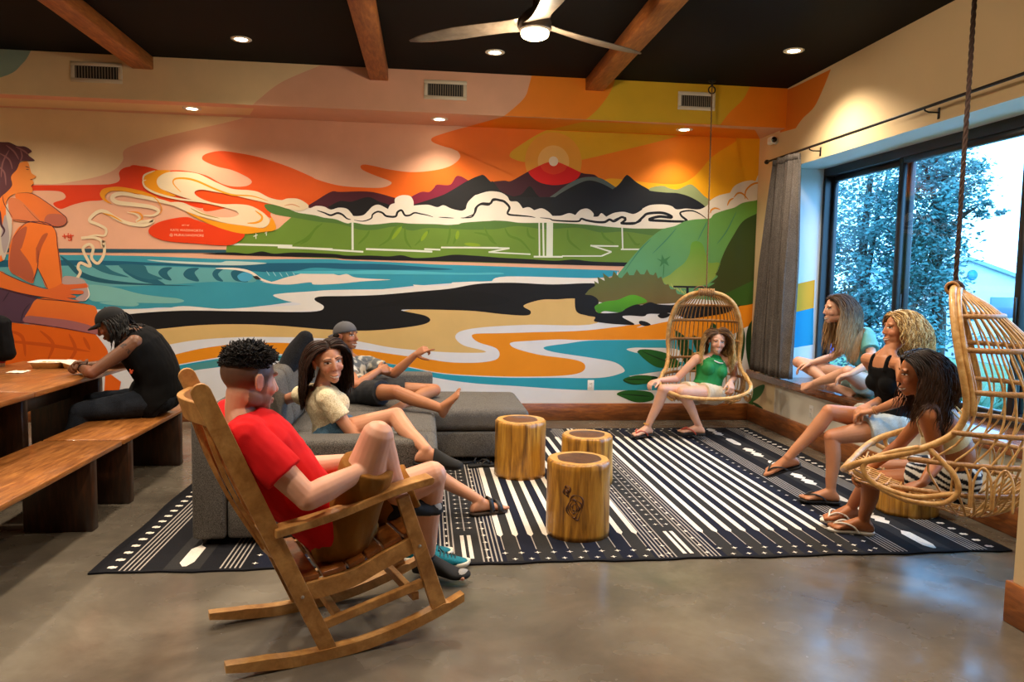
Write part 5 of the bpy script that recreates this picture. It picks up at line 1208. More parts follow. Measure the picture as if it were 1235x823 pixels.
            if curl: v=(nn*.5+V((R.uniform(-1,1),R.uniform(-1,1),R.uniform(-.6,1)))*.55+R3@V((0,.45,0))).normalized()
            Lm=length*R.uniform(.72,1.08)*(1 if z>0 or length<.1 else .9)*(interp(fade,z) if fade else 1)*(backlen if d.y<-.15 else 1); st=.018 if length>.1 else .006; pts=[p]; ph=R.uniform(0,6.28); lift=R.uniform(.0,vol); 
            off=R.uniform(0,1)
            k=0
            while k*st<Lm:
                k+=1; g=min(.5,.08+.02*k) if not curl else .03
                v=(v*(1-g)+(V((0,0,-1))+(V(gather) if k>7 else V((0,0,0)))+(R3@V((0,-comb,0)) if k<9 else V((0,0,0))))*g).normalized()
                if curl: 
                    ax=nn.cross(v); v=(v+ax*.95*math.sin(ph+k)+V((R.uniform(-1,1),R.uniform(-1,1),R.uniform(-1,1)))*.25).normalized()
                q=p+v*st
                q2=s.push(q,C)
                v2=(q2-p)
                if v2.length>1e-5: v=(v*.4+v2.normalized()*.6).normalized()
                p=p+(q2-p).normalized()*st if (q2-p).length>1e-6 else q2
                p=s.push(p,C); pts.append(p)
            sidev=v.cross(V((0,1,.2))).normalized() if abs(v.z)<.999 else V((1,0,0)); s2=R3@V((1,0,0)); s3=R3@V((0,1,0))
            pts=[q+nn*lift*min(1,i/4)+(s2*math.sin(ph+2*PI*i*st/wl)+s3*math.cos(ph*.7+2*PI*i*st/wl))*wave*min(1,i/8) for i,q in enumerate(pts)]
            m_=len(pts); rr=[r0*R.uniform(.9,1.1)*interp([(0,1),(.75,.9),(1,.45)] if curl else [(0,.75),(.25,1.1),(.75,.9),(1,.15)],i/(m_-1)) for i in range(m_)]
            b=len(mb.v); mb.tube(pts,rr,5,cap='flat'); col=cc[R.randrange(len(cc))]; f=R.uniform(.8,1.2); nv=len(mb.v)-b
            for i in range(nv):
                t=(i//5)/(m_-1); c0=col if tipc is None else tuple(lerp(col[x],tipc[x],max(0,min(1,(t-.3)/.55))) for x in range(4)); mb.c.append((c0[0]*f,c0[1]*f,c0[2]*f,1))
        o=mb.build(name,painted('hair_strands',.5,.18,.08,60,.0),s.o)
        if label: o['label']=label
        return o
    def part(s,name,mb,mat,label=None):
        o=mb.build(name,mat,s.o)
        if label: o['label']=label
        return o
    def cap(s,mat,brim_ang=0,tilt=0,name='cap'):
        M=s.hm()@Matrix.Rotation(math.radians(tilt),4,'X'); mb=MB(); R=[]; ctr=V((0,-.012,.032)); n=40
        for i in range(13):
            th=lerp(1.63,.03,i/12); R.append([M@(ctr+V((.088*math.sin(th)*math.cos(2*PI*j/n),.109*math.sin(th)*math.sin(2*PI*j/n),.094*math.cos(th)))) for j in range(n)])
        mb.rings(R); mb.lathe([(0,-.002),(.007,0),(.006,.005),(0,.006)],M@V((0,-.012,.125)),12,axis=M.to_3x3()@V((0,0,1)))
        o=mb.build(name,mat,s.o)
        B=MB(); P=[]; a0=math.radians(brim_ang)
        for lay in (0,1):
            for i in range(17):
                a=a0+PI/2+math.radians(lerp(-62,62,i/16)); row=[]
                for j in range(7):
                    t=j/6; r=V((.086*math.cos(a),.107*math.sin(a),0)); ext=.068*math.cos((i/16-.5)*PI*.95)**.6*t; dn=-.012*t*t-.016*((i/16-.5)*2)**2*(t)
                    row.append(M@(ctr+r*.98+V((math.cos(a0+PI/2)*ext,math.sin(a0+PI/2)*ext,dn+.002-.004*lay))))
                P.append(row)
        B.grid(P[:17]); B.grid(P[17:]); B.build('brim',mat,o,solid=.003)
        return o
    def sandal(s,d,sole,strapm,kind='flip',name='flip_flop',thick=.016,label=None):
        o,f,r,u=s.ffr(d); k=s.k*(1.0 if s.sex=='f' else 1.08); mb=MB()
        R=[]
        for z,q in ((-thick,.98),(-.003,1.0),(.001,.98)): R.append([o+f*((a-.066)*q*k)+r*(b*q*k-(.004 if d=='R' else -.004))+u*z for a,b in outline(.272,.10)])
        mb.rings(R); so_=mb.build(name,sole,s.o)
        if label: so_['label']=label
        sg=1 if d=='R' else -1; b=MB()
        if kind=='flip':
            tp=o+f*.16*k-r*.022*sg*k+u*.022
            for q in (-1,1): b.tube(cr([tp-u*.02,tp+u*.004,o+f*.115*k+r*q*.034*k+u*.048*k,o+f*.06*k+r*q*.04*k+u*.03*k,o+f*.03*k+r*q*.042*k-u*.004],6),.0055,8)
        elif kind=='slide':
            for x0,x1 in ((.055,.085),(.11,.145)):
                P=[]
                for x in (x0,(x0+x1)/2,x1):
                    w=interp([(.05,.048),(.1,.053),(.16,.056)],x); h=interp([(.05,.100),(.1,.070),(.15,.054)],x); P.append([o+f*x*k+r*w*k*math.cos(a)+u*(h*k*math.sin(a)-.002) for a in [PI*q/16 for q in range(17)]])
                b.grid(P)
            b.rbox((-.005,-.005,-.005),(.005,.005,.005),.001,1,M=Matrix.Translation(o+f*.07*k+u*.078*k+r*.02))
        elif kind=='mule':
            P=[]
            for x,w,h in ((.045,.043,.09),(.08,.046,.075),(.12,.05,.055),(.16,.05,.04),(.19,.044,.032),(.205,.03,.026),(.212,.01,.02)):
                P.append([o+f*x*k+r*w*k*math.cos(a)+u*(h*k*math.sin(a)**.8-.002) for a in [PI*q/16 for q in range(17)]])
            b.grid(P)
        so2=b.build('strap' if kind!='mule' else 'upper',strapm,so_,solid=0 if kind=='flip' else .004)
        return so_
# ================================================================== PEOPLE
def hp(c,r,w=.088): c=V(c); r=V(r).normalized()*w; return c-r,c+r   # left, right hip
knit=fabric
def E3(c,r): return (V(c),(V((r,0,0)),V((0,r,0)),V((0,0,r))))
VOX=.0046
# ---------------------------------------------------------------- man in red in the rocking chair
hc=rk(.235,.265,.445); RG=-RN
hl,hr=hp(hc,RG,.095)
kr=reach(hr,455,527,.455); q_=rpx(482,607,.22); ar=rk(q_[0],.22,q_[1]); kl=reach(hl,521,574,.46,True); al=at(513,674,z=.105)
shr=rk(*[rpx(297,528,.09)[0],.09,rpx(297,528,.09)[1]]); shl=shr-RG*.375+V((0,0,.01)); nk=(shr+shl)/2+V((0,0,.045))+RD*.0
elr=reach(shr,371,601,.30); wrr=reach(elr,441,566,.26,True); ell_=reach(shl,352,568,.30,True); wrl=reach(ell_,428,556,.26)
hd=rk(*[rpx(301,458,.27)[0],.27,rpx(301,458,.27)[1]])
J=dict(hipL=hl,hipR=hr,kneeL=kl,kneeR=kr,ankL=al,ankR=ar,toeL=at(556,697,z=.03),toeR=rk(rpx(530,599,.25)[0],.25,rpx(530,599,.25)[1]),fupR=(-.25,-.6,.7),shL=shl,shR=shr,elL=ell_,elR=elr,wrL=wrl,wrR=wrr,neck=nk,
  head=hd,hf=RD*.9+RN*.36+V((0,0,-.13)),hu=(-.05,0,1),handR=dict(d=(.6,.7,-.2),n=(.2,.5,-.8),curl=(35,40,30)),handL=dict(d=(.9,-.3,-.2),n=(.1,-.3,-.9),curl=(35,40,30)),bend=tuple(-RD*.035),smile=0,lip='#A4604E')
p=Person(sex='m',k=1.03,lim=1.13,hk=1.12,girth=1.08,vox=VOX,skin='#D9A388',brow='#1A120E',beard=(.72,'#3A241A'),scalp=(.85,'#241813',-.035),belly=.02,J=J,label='man in a red t-shirt and khaki shorts sitting in the wooden rocking chair')
p.body()
red=plain('red_cotton','#D3161A',.85,var=.07,scale=10,bump=.1,bscale=300,spec=.2)
m=MB(); p.torso(m,.27,.975,.014,girth=1.09); p.arms(m,.014,upto=.62); p.wear('t_shirt',m,red,wr=.006)
kh=plain('khaki_cotton','#8A5A20',.85,var=.12,scale=12,bump=.15,bscale=300,spec=.2)
m=MB(); p.torso(m,-.0,.34,.008); p.seat(m,.014); p.legs(m,.014,upto={'L':.80,'R':.72},flare=.016); p.wear('shorts',m,kh,wr=.009,wscale=11)
sk=plain('black_sock','#0D0D0F',.9,bump=.1,bscale=300); skt=plain('grey_sock_toe','#8E8C8A',.9)
for d in 'LR':
    m=MB(); p.feet(m,d,.005,False); o,f,r,u=p.ffr(d); kn,an=p.P['knee'+d],p.P['ank'+d]; pts,q=p.seg(an.lerp(kn,.0)-u*.02,an.lerp(kn,.10 if d=='L' else .16),.045,.046); m.tube(pts,q,16,cap='flat')
    w=p.wear('sock',m,sk,wr=.0,vox=.005); g=MB(); g.ell(o+f*.180*1.08+u*.018,(r*.050,f*.036,u*.023),16,10); g.build('toe_cap',skt,w)
p.hair(['#120D0B','#1C1512','#0C0908'],n=2600,length=.034,part=0,wave=0,r0=.0026,seed=5,front=.52,low=.16,curl=1,vol=.003,fade=[(.1,.12),(.4,.3),(.62,1),(1,1.1)])
# ---------------------------------------------------------------- man in the black cap on the far bench
hl,hr=hp((-1.98,5.85,.56),(0,1,0),.09)
kl=reach(hl,96,497,.45); kr=kl+V((-.01,.24,.03)); al=V((kl.x-.12,kl.y-.02,.10)); ar=V((kr.x-.2,kr.y,.10))
shl=at(163,414,y=5.64); shr=shl+V((-.03,.36,.01)); ell_=reach(shl,111,457,.33); elr=V((ell_.x-.05,ell_.y+.55,.80)); ell_.z=max(ell_.z,.802)
wrl=reach(ell_,99,441,.25,True); wrl.z=.815; wrr=wrl+V((-.02,.12,.0)); elr=wrr+V((.2,.22,-.0))
J=dict(hipL=hl,hipR=hr,kneeL=kl,kneeR=kr,ankL=al,ankR=ar,toeL=al+V((-.2,0,-.07)),toeR=ar+V((-.2,0,-.07)),shL=shl,shR=shr,elL=ell_,elR=elr,wrL=wrl,wrR=wrr,neck=at(156,400,y=5.8),
  head=at(134,391,y=5.8),hf=(-.86,-.12,-.5),hu=(-.42,0,.85),handL=dict(d=(-.7,.6,.25),n=(.2,.55,-.7),curl=(55,60,40)),handR=dict(d=(-.6,-.6,.2),n=(.2,-.55,-.7),curl=(50,60,40)),bend=(.06,0,.02),tattoo=('shL','wrL'))
p=Person(sex='m',k=1.0,hk=1.0,girth=1.14,belly=.03,vox=VOX,skin='#70482F',brow='#0E0B0A',beard=(.7,'#120D0B'),J=J,label='man in a black cap and tank top leaning on the table from the far bench')
p.body()
blk_c=plain('black_cotton','#060607',.9,var=.1,bump=.1,bscale=250,spec=.2)
m=MB(); p.torso(m,.10,.93,.024); m.tube([p.P['shL'].lerp(p.neck,.45)+V((0,0,.02)),p.neck.lerp(p.P['shR'],.55)+V((0,0,.02))],.04,10); p.wear('tank_top',m,blk_c,wr=.007)
jn=fabric('dark_denim','#14171C','#262C36',300,mott=.3)
m=MB(); p.torso(m,0,.22,.012); p.seat(m,.012); p.legs(m,.014,upto=1.75); p.wear('jeans',m,jn,wr=.008,wscale=13)
bt=plain('brown_boot','#2A1810',.6)
for d in 'LR':
    m=MB(); p.feet(m,d,.012,False); p.wear('shoe',m,bt,wr=0)
p.hair(['#0B0908','#15110F','#080707'],n=420,length=.27,part=0,wave=.005,wl=.07,r0=.0055,seed=8,front=.35,low=-.4,high=.18,vol=.012,label='long black hair hanging beside the face')
p.cap(plain('black_cap_cloth','#050506',.85),0,6)
m=MB(); w=p.P['wrL']; dd=(p.P['wrL']-p.P['elL']).normalized(); q=dd.orthogonal().normalized(); q2=dd.cross(q); m.tube([w-dd*.02+q*.031*math.cos(a)+q2*.031*math.sin(a) for a in [2*PI*j/20 for j in range(20)]],.004,6,closed=True); p.part('bracelet',m,blk_c)
c,r,f,u=p.tor(.45); m=MB(); b0=at(158,449,y=5.63); 
for dx,dz,ra in ((0,0,.012),(.012,.012,.007),(-.006,.016,.006)): m.ell(b0+V((dx,0,dz)),(V((ra,0,0)),V((0,.006,0)),V((0,0,ra*1.3))),10,6)
p.part('shirt_emblem',m,plain('emblem_red','#D8572E',.7))
# ---------------------------------------------------------------- person at the left edge
hl,hr=hp((-3.78,6.42,.56),(0,-1,0),.09); J=dict(hipL=hl,hipR=hr,kneeL=hl+V((.44,.03,.0)),kneeR=hr+V((.44,-.03,0)),ankL=hl+V((.42,.03,-.46)),ankR=hr+V((.42,-.03,-.46)),toeL=hl+V((.62,.03,-.53)),toeR=hr+V((.62,-.03,-.53)),
  shL=(-3.62,6.62,1.03),shR=(-3.60,6.24,1.03),elL=(-3.36,6.74,.815),elR=(-3.29,6.10,.815),wrL=(-3.15,6.55,.81),wrR=(-3.12,6.3,.81),neck=(-3.63,6.43,1.09),head=(-3.54,6.43,1.24),hf=(.9,0,-.3),hu=(.3,0,.9),handR=dict(d=(.5,.7,.1),n=(0,0,-1)),handL=dict(d=(.5,-.7,.1),n=(0,0,-1)),bend=(-.05,0,0))
J={k:(tuple(V(v)+V((-.17,.0,0))) if k[:3] in ('hip','kne','ank','toe','shL','shR','elL','elR','wrL','wrR','nec','hea') else v) for k,v in J.items()}
p=Person(sex='m',k=1.0,hk=1.0,girth=1.0,vox=.006,skin='#A8704C',brow='#15100E',J=J,label='person in black at the left edge of the photograph, only an arm in view'); J['shR']=tuple(at(0,392,y=6.25)); J['elR']=tuple(at(9,426,y=6.22)); J['wrR']=tuple(at(-14,428,y=6.42)); J['wrL']=tuple(at(-16,426,y=6.55)); J['elL']=tuple(at(-4,424,y=6.75)); p.J=J; p.body()
m=MB(); p.torso(m,.0,.97,.016); p.arms(m,.018,upto=1.97); p.wear('hoodie',m,blk_c,wr=.008)
m=MB(); p.torso(m,-.02,.2,.01); p.seat(m,.01); p.legs(m,.014,upto=1.9); p.wear('trousers',m,jn,wr=.006)
for d in 'LR':
    m=MB(); p.feet(m,d,.012,False); p.wear('shoe',m,bt,wr=0)
p.hair(['#120D0B','#1C1512'],n=200,length=.06,wave=0,r0=.006,seed=6,front=.5,low=-.2,curl=1)
MBb=thing('bench','third bench on the far side of the table, under the person in black','bench',(-4.05,5.9,0),'benches along the table')
MB().rbox((-4.29,4.95,.42),(-3.8,6.9,.452),.006,2).build('seat',tw,MBb)
for y in (5.1,6.7): MB().rbox((-4.23,y-.04,0),(-3.86,y+.04,.42),.006,1).build('leg',dw,MBb)
# ---------------------------------------------------------------- woman in cream on the sofa
hc=V((-.565,4.66,.535)); rg=V((.06,-1,0)); hl,hr=hp(hc,rg,.085)
kr=reach(hr,478,502,.44); ar=reach(kr,514,543,.38,False); kl=reach(hl,508,560,.43,True); al=at(578,604,z=.103)
shr=at(394,481,y=4.47); shl=at(374,474,y=4.76); nk=at(386,466,y=4.62); ell_=reach(shl,350,480,.27,True); wrl=reach(ell_,322,492,.23,True); elr=reach(shr,428,528,.275); wrr=reach(elr,470,545,.23,True)
J=dict(hipL=hl,hipR=hr,kneeL=kl,kneeR=kr,ankL=al,ankR=ar,toeL=at(618,611,z=.035),toeR=reach(ar,566,549,.18),fupR=(.1,.0,1),shL=shl,shR=shr,elL=ell_,elR=elr,wrL=wrl,wrR=wrr,neck=nk,head=at(396,436,y=4.57),hf=(.46,-.88,-.06),hu=(-.14,-.05,1),
  handL=dict(d=(-.4,.6,-.6),n=(-.6,0,-.7),curl=(15,20,15)),handR=dict(d=(.9,.2,-.1),n=(0,.2,-1),curl=(25,30,20)),bend=(.0,0,0),smile=.85,squint=.8,lip='#B0504A')
p=Person(sex='f',k=1.0,hk=1.07,girth=1.0,vox=VOX,skin='#C98F6E',brow='#1E130E',J=J,label='smiling brunette woman in a cream crop top on the near end of the sofa'); p.body()
cm=fabric('cream_smocked','#C9B68E','#EBDDBB',130,mott=.05,bump=.6)
m=MB(); p.torso(m,.30,.955,.012); p.arms(m,.014,upto=.5); p.wear('crop_top',m,cm,wr=.004,wscale=30)
dn=fabric('blue_denim','#2E4A5C','#55748A',320,mott=.2)
m=MB(); p.torso(m,-.02,.24,.010); p.seat(m,.010); p.legs(m,.010,upto=.34,flare=.008); p.wear('denim_shorts',m,dn,wr=.005)
p.hair(['#2A1910','#38231A','#1C110B'],n=2200,length=.34,part=.05,wave=.005,wl=.16,r0=.0034,seed=11,front=.5,low=-.3,vol=.005,comb=.35)
p.sandal('R',bksole,plain('black_felt','#15130F',.9),'mule','slipper'); p.sandal('L',plain('cork_sole','#3A2A1C',.8),bkstrap,'slide','sandal')
# ---------------------------------------------------------------- man in the grey cap on the chaise
hc=V((-.56,6.36,.545)); hl,hr=hp(hc,(.25,-1,0),.09)
kr=reach(hr,478,473,.43); ar=reach(kr,531,501,.42,False); ar.z=max(ar.z,.50); kl=reach(hl,524,471,.45,True); al=reach(kl,493,484,.40); al.z=max(al.z,.50)
shr=at(417,444,y=6.42); shl=shr+V((.17,.32,.0)); nk=at(419,433,y=6.58); elr=reach(shr,431,465,.27); wrr=reach(elr,457,447,.25,True); ell_=reach(shl,475,451,.29,False); wrl=reach(ell_,501,428,.26,False)
J=dict(hipL=hl,hipR=hr,kneeL=kl,kneeR=kr,ankL=al,ankR=ar,toeL=al+(al-kl).normalized()*.1+V((-.1,-.1,-.02)),toeR=ar+V((.07,-.04,.12)),fupR=(-.8,-.2,.5),fupL=(0,-.6,.7),shL=shl,shR=shr,elL=ell_,elR=elr,wrL=wrl,wrR=wrr,neck=nk,head=at(418,405,y=6.52),hf=(.86,-.5,.02),hu=(-.05,0,1),
  handL=dict(d=(.62,-.25,.42),n=(.35,.6,-.5),curl=(55,60,40),fingers={0:(8,12,8)},thumb=55),handR=dict(d=(.6,.6,.1),n=(-.6,.4,-.5),curl=(30,30,20)),bend=(-.03,.02,-.02),smile=1,squint=.6)
p=Person(sex='m',k=.98,hk=1.0,girth=.98,vox=VOX,skin='#A86E4A',brow='#15100E',beard=(.25,'#3A241A'),J=J,label='smiling man in a backwards grey cap lounging on the chaise, pointing with one finger'); p.body()
gt=None
def gcol(v): 
    n_=noise.noise(v*20); return lin('#B9B2A2') if n_>.05 else (lin('#7C7A74') if n_>-.15 else lin('#5C5F60'))
m=MB(); p.torso(m,.15,.965,.013); p.arms(m,.015,upto=.5); p.wear('t_shirt',m,painted('print_cotton',.85,.2,.08,20,.08),wr=.005,col=gcol)
navy=plain('black_shorts','#0C0E14',.75,var=.1)
m=MB(); p.torso(m,-.02,.2,.012); p.seat(m,.012); p.legs(m,.016,upto=.62,flare=.02); p.wear('shorts',m,navy,wr=.007)
p.hair(['#120D0B','#1C1512'],n=160,length=.05,wave=0,r0=.005,seed=16,high=.0,front=.2,low=-.35,curl=0)
p.cap(plain('grey_cap_cloth','#57565A',.85,var=.08),180,10)
# ---------------------------------------------------------------- woman in green in the far hanging chair
hc=V((2.735,7.03,.43)); f0=V((-.32,-.95,0)); rg=V((f0.y,-f0.x,0)); hl,hr=hp(hc,rg,.085)
kr=reach(hr,800,470,.44); kl=reach(hl,822,473,.44); ar=reach(kr,781,515,.40,True); al=reach(kl,843,514,.40,True)
shr=at(840,433,y=7.05); shl=at(884,437,y=7.10); elr=reach(shr,816,457,.27); wrr=reach(elr,795,459,.22); ell_=reach(shl,885,457,.25,True); wrl=at(881,461,y=6.86)
J=dict(hipL=hl,hipR=hr,kneeL=kl,kneeR=kr,ankL=al,ankR=ar,toeL=at(824,526,z=.035),toeR=at(774,526,z=.035),shL=shl,shR=shr,elL=ell_,elR=elr,wrL=wrl,wrR=wrr,neck=at(862,430,y=7.08),head=at(865,412,y=7.03),hf=(-.16,-.95,-.1),hu=(.06,0,1),
  handR=dict(d=(-.9,-.3,-.15),n=(.1,.1,-1),curl=(30,40,20)),handL=dict(d=(-.1,-.6,-.6),n=(-.3,.6,-.5),curl=(45,50,30)),smile=1,squint=.6,lip='#B04A48')
p=Person(sex='f',k=1.0,hk=1.0,girth=1.0,vox=VOX,skin='#D3A084',brow='#4A3020',J=J,label='smiling woman in a green halter top sitting in the far hanging chair'); p.body()
grn=plain('green_knit','#0A7A34',.7,var=.08,bump=.15,bscale=200)
m=MB(); p.torso(m,.40,.83,.011); c,r,f,u=p.tor(.82); c2,r2,f2,u2=p.tor(.97); m.rings([[q+rr_*a*math.cos(x)+ff*b*math.sin(x) for x in [2*PI*j/24 for j in range(24)]] for q,rr_,ff,a,b in ((c-u*.03,r,f,.145,.105),(c.lerp(c2,.3)+f*.012,r,f,.125,.098),(c.lerp(c2,.65)+f*.012,r,f,.092,.086),(c2+f2*.004,r2,f2,.064,.064),(c2+u2*.02,r2,f2,.058,.058))]); p.wear('halter_top',m,grn,wr=.004)
bs=fabric('beige_denim','#B8A88E','#D8CAB0',300,mott=.15)
m=MB(); p.torso(m,-.02,.33,.010); p.seat(m,.010); p.legs(m,.012,upto=.38,flare=.014); p.wear('shorts',m,bs,wr=.006)
p.hair(['#6A4A2C','#8A6238','#4A3020'],n=1500,length=.36,part=.1,wave=.009,wl=.10,r0=.0034,seed=21,front=.52,low=-.3,vol=.014,tip='#C9A468')
m=MB(); c,r,f,u=p.tor(.93); m.tube([c+r*.088*math.cos(a)+f*(.10*math.sin(a)+.012)+u*(-.055*max(0,math.sin(a))+.012) for a in [2*PI*j/30 for j in range(30)]],.006,8,closed=True); p.part('necklace',m,plain('white_beads','#E6E0D4',.4))
rs=plain('red_strap','#B84A30',.6)
for d in 'LR': p.sandal(d,bksole,rs,'flip','flip_flop')
m=MB(); a=p.P['ankR']+V((0,0,.03)); m.tube([a+V((.037*math.cos(t),.037*math.sin(t),0)) for t in [2*PI*j/20 for j in range(20)]],.0035,6,closed=True); p.part('anklet',m,plain('gold_anklet','#D8A040',.4))
# ---------------------------------------------------------------- woman on the window seat
hc=at(1049,463,y=6.02); hc.x=min(hc.x,3.84); hc.z=.66; f0=V((-.86,.5,0)); rg=V((f0.y,-f0.x,0)); hl,hr=hp(hc,rg,.085)
kl=reach(hl,1022,449,.41); kr=reach(hr,963,437,.43,True); ar=reach(kr,1004,465,.38,False); ar.z=max(ar.z,.615); al=reach(kl,984,462,.37,True); al.z=max(al.z,.61)
shl=at(1046,406,y=5.86); shr=shl+rg.normalized()*.33; nk=at(1024,398,y=5.97); ell_=reach(shl,1053,436,.26); wrl=reach(ell_,1027,451,.23); elr=reach(shr,1003,431,.26); wrr=reach(elr,978,438,.2)
J=dict(hipL=hl,hipR=hr,kneeL=kl,kneeR=kr,ankL=al,ankR=ar,toeL=al+V((-.08,.16,-.02)),toeR=ar+V((.1,-.14,-.02)),fupL=(-.5,-.3,.6),fupR=(-.6,-.1,.6),shL=shl,shR=shr,elL=ell_,elR=elr,wrL=wrl,wrR=wrr,neck=nk,head=at(1009,373,y=5.98),hf=(-.98,.12,-.05),hu=(-.1,0,1),
  handL=dict(d=(-.8,.5,-.3),n=(-.1,.2,-1),curl=(30,30,20)),handR=dict(d=(-.8,.4,-.35),n=(-.3,0,-1),curl=(25,30,20)),bend=(.05,-.02,0),smile=.7,squint=.7)
p=Person(sex='f',k=1.0,hk=1.02,girth=1.0,vox=VOX,skin='#CE9C80',brow='#3A281C',J=J,label='woman with very long hair in a teal top sitting cross-legged on the window seat'); p.body()
tl=plain('teal_cotton','#5E9A92',.85,var=.06,bump=.1,bscale=250)
m=MB(); p.torso(m,.14,.95,.014); p.arms(m,.018,upto=.55); p.wear('t_shirt',m,tl,wr=.007)
m=MB(); p.torso(m,-.03,.2,.012); p.seat(m,.012); p.legs(m,.014,upto=.36,flare=.016); p.wear('shorts',m,fabric('pale_denim','#8FB0B0','#B8D2CE',300,mott=.15),wr=.006)
p.hair(['#2E2018','#3E2C20','#4A3626'],n=2200,length=.50,part=0,wave=.004,wl=.2,r0=.0034,seed=31,front=.5,low=-.3,vol=.006,tip='#A8845A',back=.8,comb=.45,gather=(-.2,-.05,0))
# ---------------------------------------------------------------- blond woman on the log stool
hc=V((3.20,4.80,.555)); rg=V((.08,1,0)); hl,hr=hp(hc,rg,.085)
kr=reach(hr,1000,497,.45,False); ar=reach(kr,951,552,.41,False); kl=reach(hl,1003,527,.44,False); al=at(1002,592,z=.11)
shl=at(1088,440,y=4.63); shr=shl+V((-.04,.33,.0)); nk=(shl+shr)/2+V((.0,.0,.055)); ell_=reach(shl,1091,482,.27,False); wrl=reach(ell_,1054,496,.24,True); elr=reach(shr,1074,478,.27,True); wrr=wrl+V((.02,.10,.02))
J=dict(hipL=hl,hipR=hr,kneeL=kl,kneeR=kr,ankL=al,ankR=ar,toeL=at(968,602,z=.04),toeR=reach(ar,912,563,.18),fupR=(-.2,-.25,.9),shL=shl,shR=shr,elL=ell_,elR=elr,wrL=wrl,wrR=wrr,neck=nk,head=at(1085,397,y=4.78),hf=(-.97,.2,.02),hu=(.05,0,1),
  handL=dict(d=(-.8,.5,-.2),n=(-.1,.1,-1),curl=(30,35,20)),handR=dict(d=(-.8,-.4,-.2),n=(-.1,0,-1),curl=(30,35,20)),bend=(.04,0,0),smile=.8,squint=.7)
p=Person(sex='f',k=1.0,hk=1.02,girth=1.0,vox=VOX,skin='#B67A55',brow='#5A4028',J=J,label='blond woman in a black tank top with crossed legs sitting on a log stool'); p.body()
m=MB(); p.torso(m,.22,.86,.011)
for q in (-1,1):
    c,r,f,u=p.tor(.84); m.tube(cr([c+r*q*.07+f*.085,c+r*q*.075+u*.075+f*.02,c+r*q*.07-f*.075],6),.016,8)
p.wear('tank_top',m,blk_c,wr=.004)
m=MB(); p.torso(m,-.03,.26,.011); p.seat(m,.011); p.legs(m,.014,upto=.46,flare=.016); p.wear('denim_shorts',m,fabric('washed_denim','#9C9C94','#C6C6BC',320,mott=.2),wr=.006)
p.hair(['#A8834E','#C8A468','#7A5A34','#D9BE8A'],n=2600,length=.28,part=.0,wave=.008,wl=.085,r0=.0028,seed=41,front=.5,low=-.3,vol=.012,comb=.4)
for d in 'LR': p.sandal(d,bksole,bkstrap,'flip','flip_flop')
m=MB(); w=p.P['wrL']; dd=(p.P['wrL']-p.P['elL']).normalized(); q=dd.orthogonal().normalized(); q2=dd.cross(q)
for z in (.0,.014): m.tube([w-dd*(.01+z)+q*.028*math.cos(a)+q2*.028*math.sin(a) for a in [2*PI*j/20 for j in range(20)]],.0035,6,closed=True)
p.part('bracelets',m,plain('bead_brown','#C08A5A',.5))
# ---------------------------------------------------------------- dark-haired woman in the near hanging chair
hc=V((2.90,3.76,.455)); f0=V((-.77,.64,0)); rg=V((f0.y,-f0.x,0)); hl,hr=hp(hc,rg,.085)
kl=reach(hl,1049,579,.43,True); kr=reach(hr,1052,565,.43,True); al=at(1042,627,z=.10); ar=at(1027,612,z=.13)
shl=at(1119,502,y=3.58); shr=shl+rg*.33+V((0,0,.01)); nk=(shl+shr)/2+V((-.03,.02,.055)); ell_=reach(shl,1132,556,.27,True); wrl=reach(ell_,1113,583,.2,False); elr=shr+V((-.1,.12,-.24)); wrr=elr+V((-.12,.08,-.16))
J=dict(hipL=hl,hipR=hr,kneeL=kl,kneeR=kr,ankL=al,ankR=ar,toeL=at(992,634,z=.04),toeR=at(984,628,z=.05),shL=shl,shR=shr,elL=ell_,elR=elr,wrL=wrl,wrR=wrr,neck=nk,head=at(1108,451,y=3.74),hf=(-.93,.34,-.12),hu=(-.25,.05,1),
  handL=dict(d=(-.75,.3,-.35),n=(-.2,.2,-1),curl=(40,45,30)),handR=dict(d=(-.6,.5,-.5),n=(-.2,-.2,-.9),curl=(40,45,30)),bend=(.06,-.03,.0),smile=1,squint=.6)
p=Person(sex='f',k=1.0,hk=1.02,girth=1.0,vox=VOX,skin='#A9683E',brow='#15100D',J=J,label='dark-haired woman in a white strappy top laughing in the near hanging chair'); p.body()
wc=plain('white_knit','#DCCFA8',.8,bump=.15,bscale=200)
m=MB(); p.torso(m,.60,.72,.008); st_=[]
p.wear('bralette',m,wc,wr=.0)
m=MB()
for q in (-1,1):
    a,r,f,u=p.tor(.72); b,r2,f2,u2=p.tor(.90); m.tube(cr([a+r*q*.075+f*.105,b+r2*q*.085+f2*.075,b+r2*q*.088+u2*.045+f2*.0,b+r2*q*.082-f2*.078,a+r*q*.07-f*.108],8),.0045,6)
p.part('shoulder_straps',m,wc)
def zeb(v): 
    return lin('#D8D4CC') if math.sin(v.z*150+v.x*60+6*noise.noise(v*9))>.05 else lin('#15161C')
m=MB(); p.torso(m,-.03,.3,.012); p.seat(m,.012); p.legs(m,.014,upto=.5,flare=.014); p.wear('zebra_shorts',m,painted('zebra_cotton',.8,.2,.05,20,.08),wr=.005,col=zeb)
p.hair(['#150D09','#22150E','#0E0907'],n=2400,length=.40,part=0,wave=.005,wl=.15,r0=.0034,seed=51,front=.5,low=-.3,vol=.005,back=.75,comb=.5,gather=(-.32,.02,0),backlen=.55,tip='#3A2416')
wsole=plain('white_rubber','#D9D2C4',.6)
for d in 'LR': p.sandal(d,wsole,wsole,'flip','flip_flop')
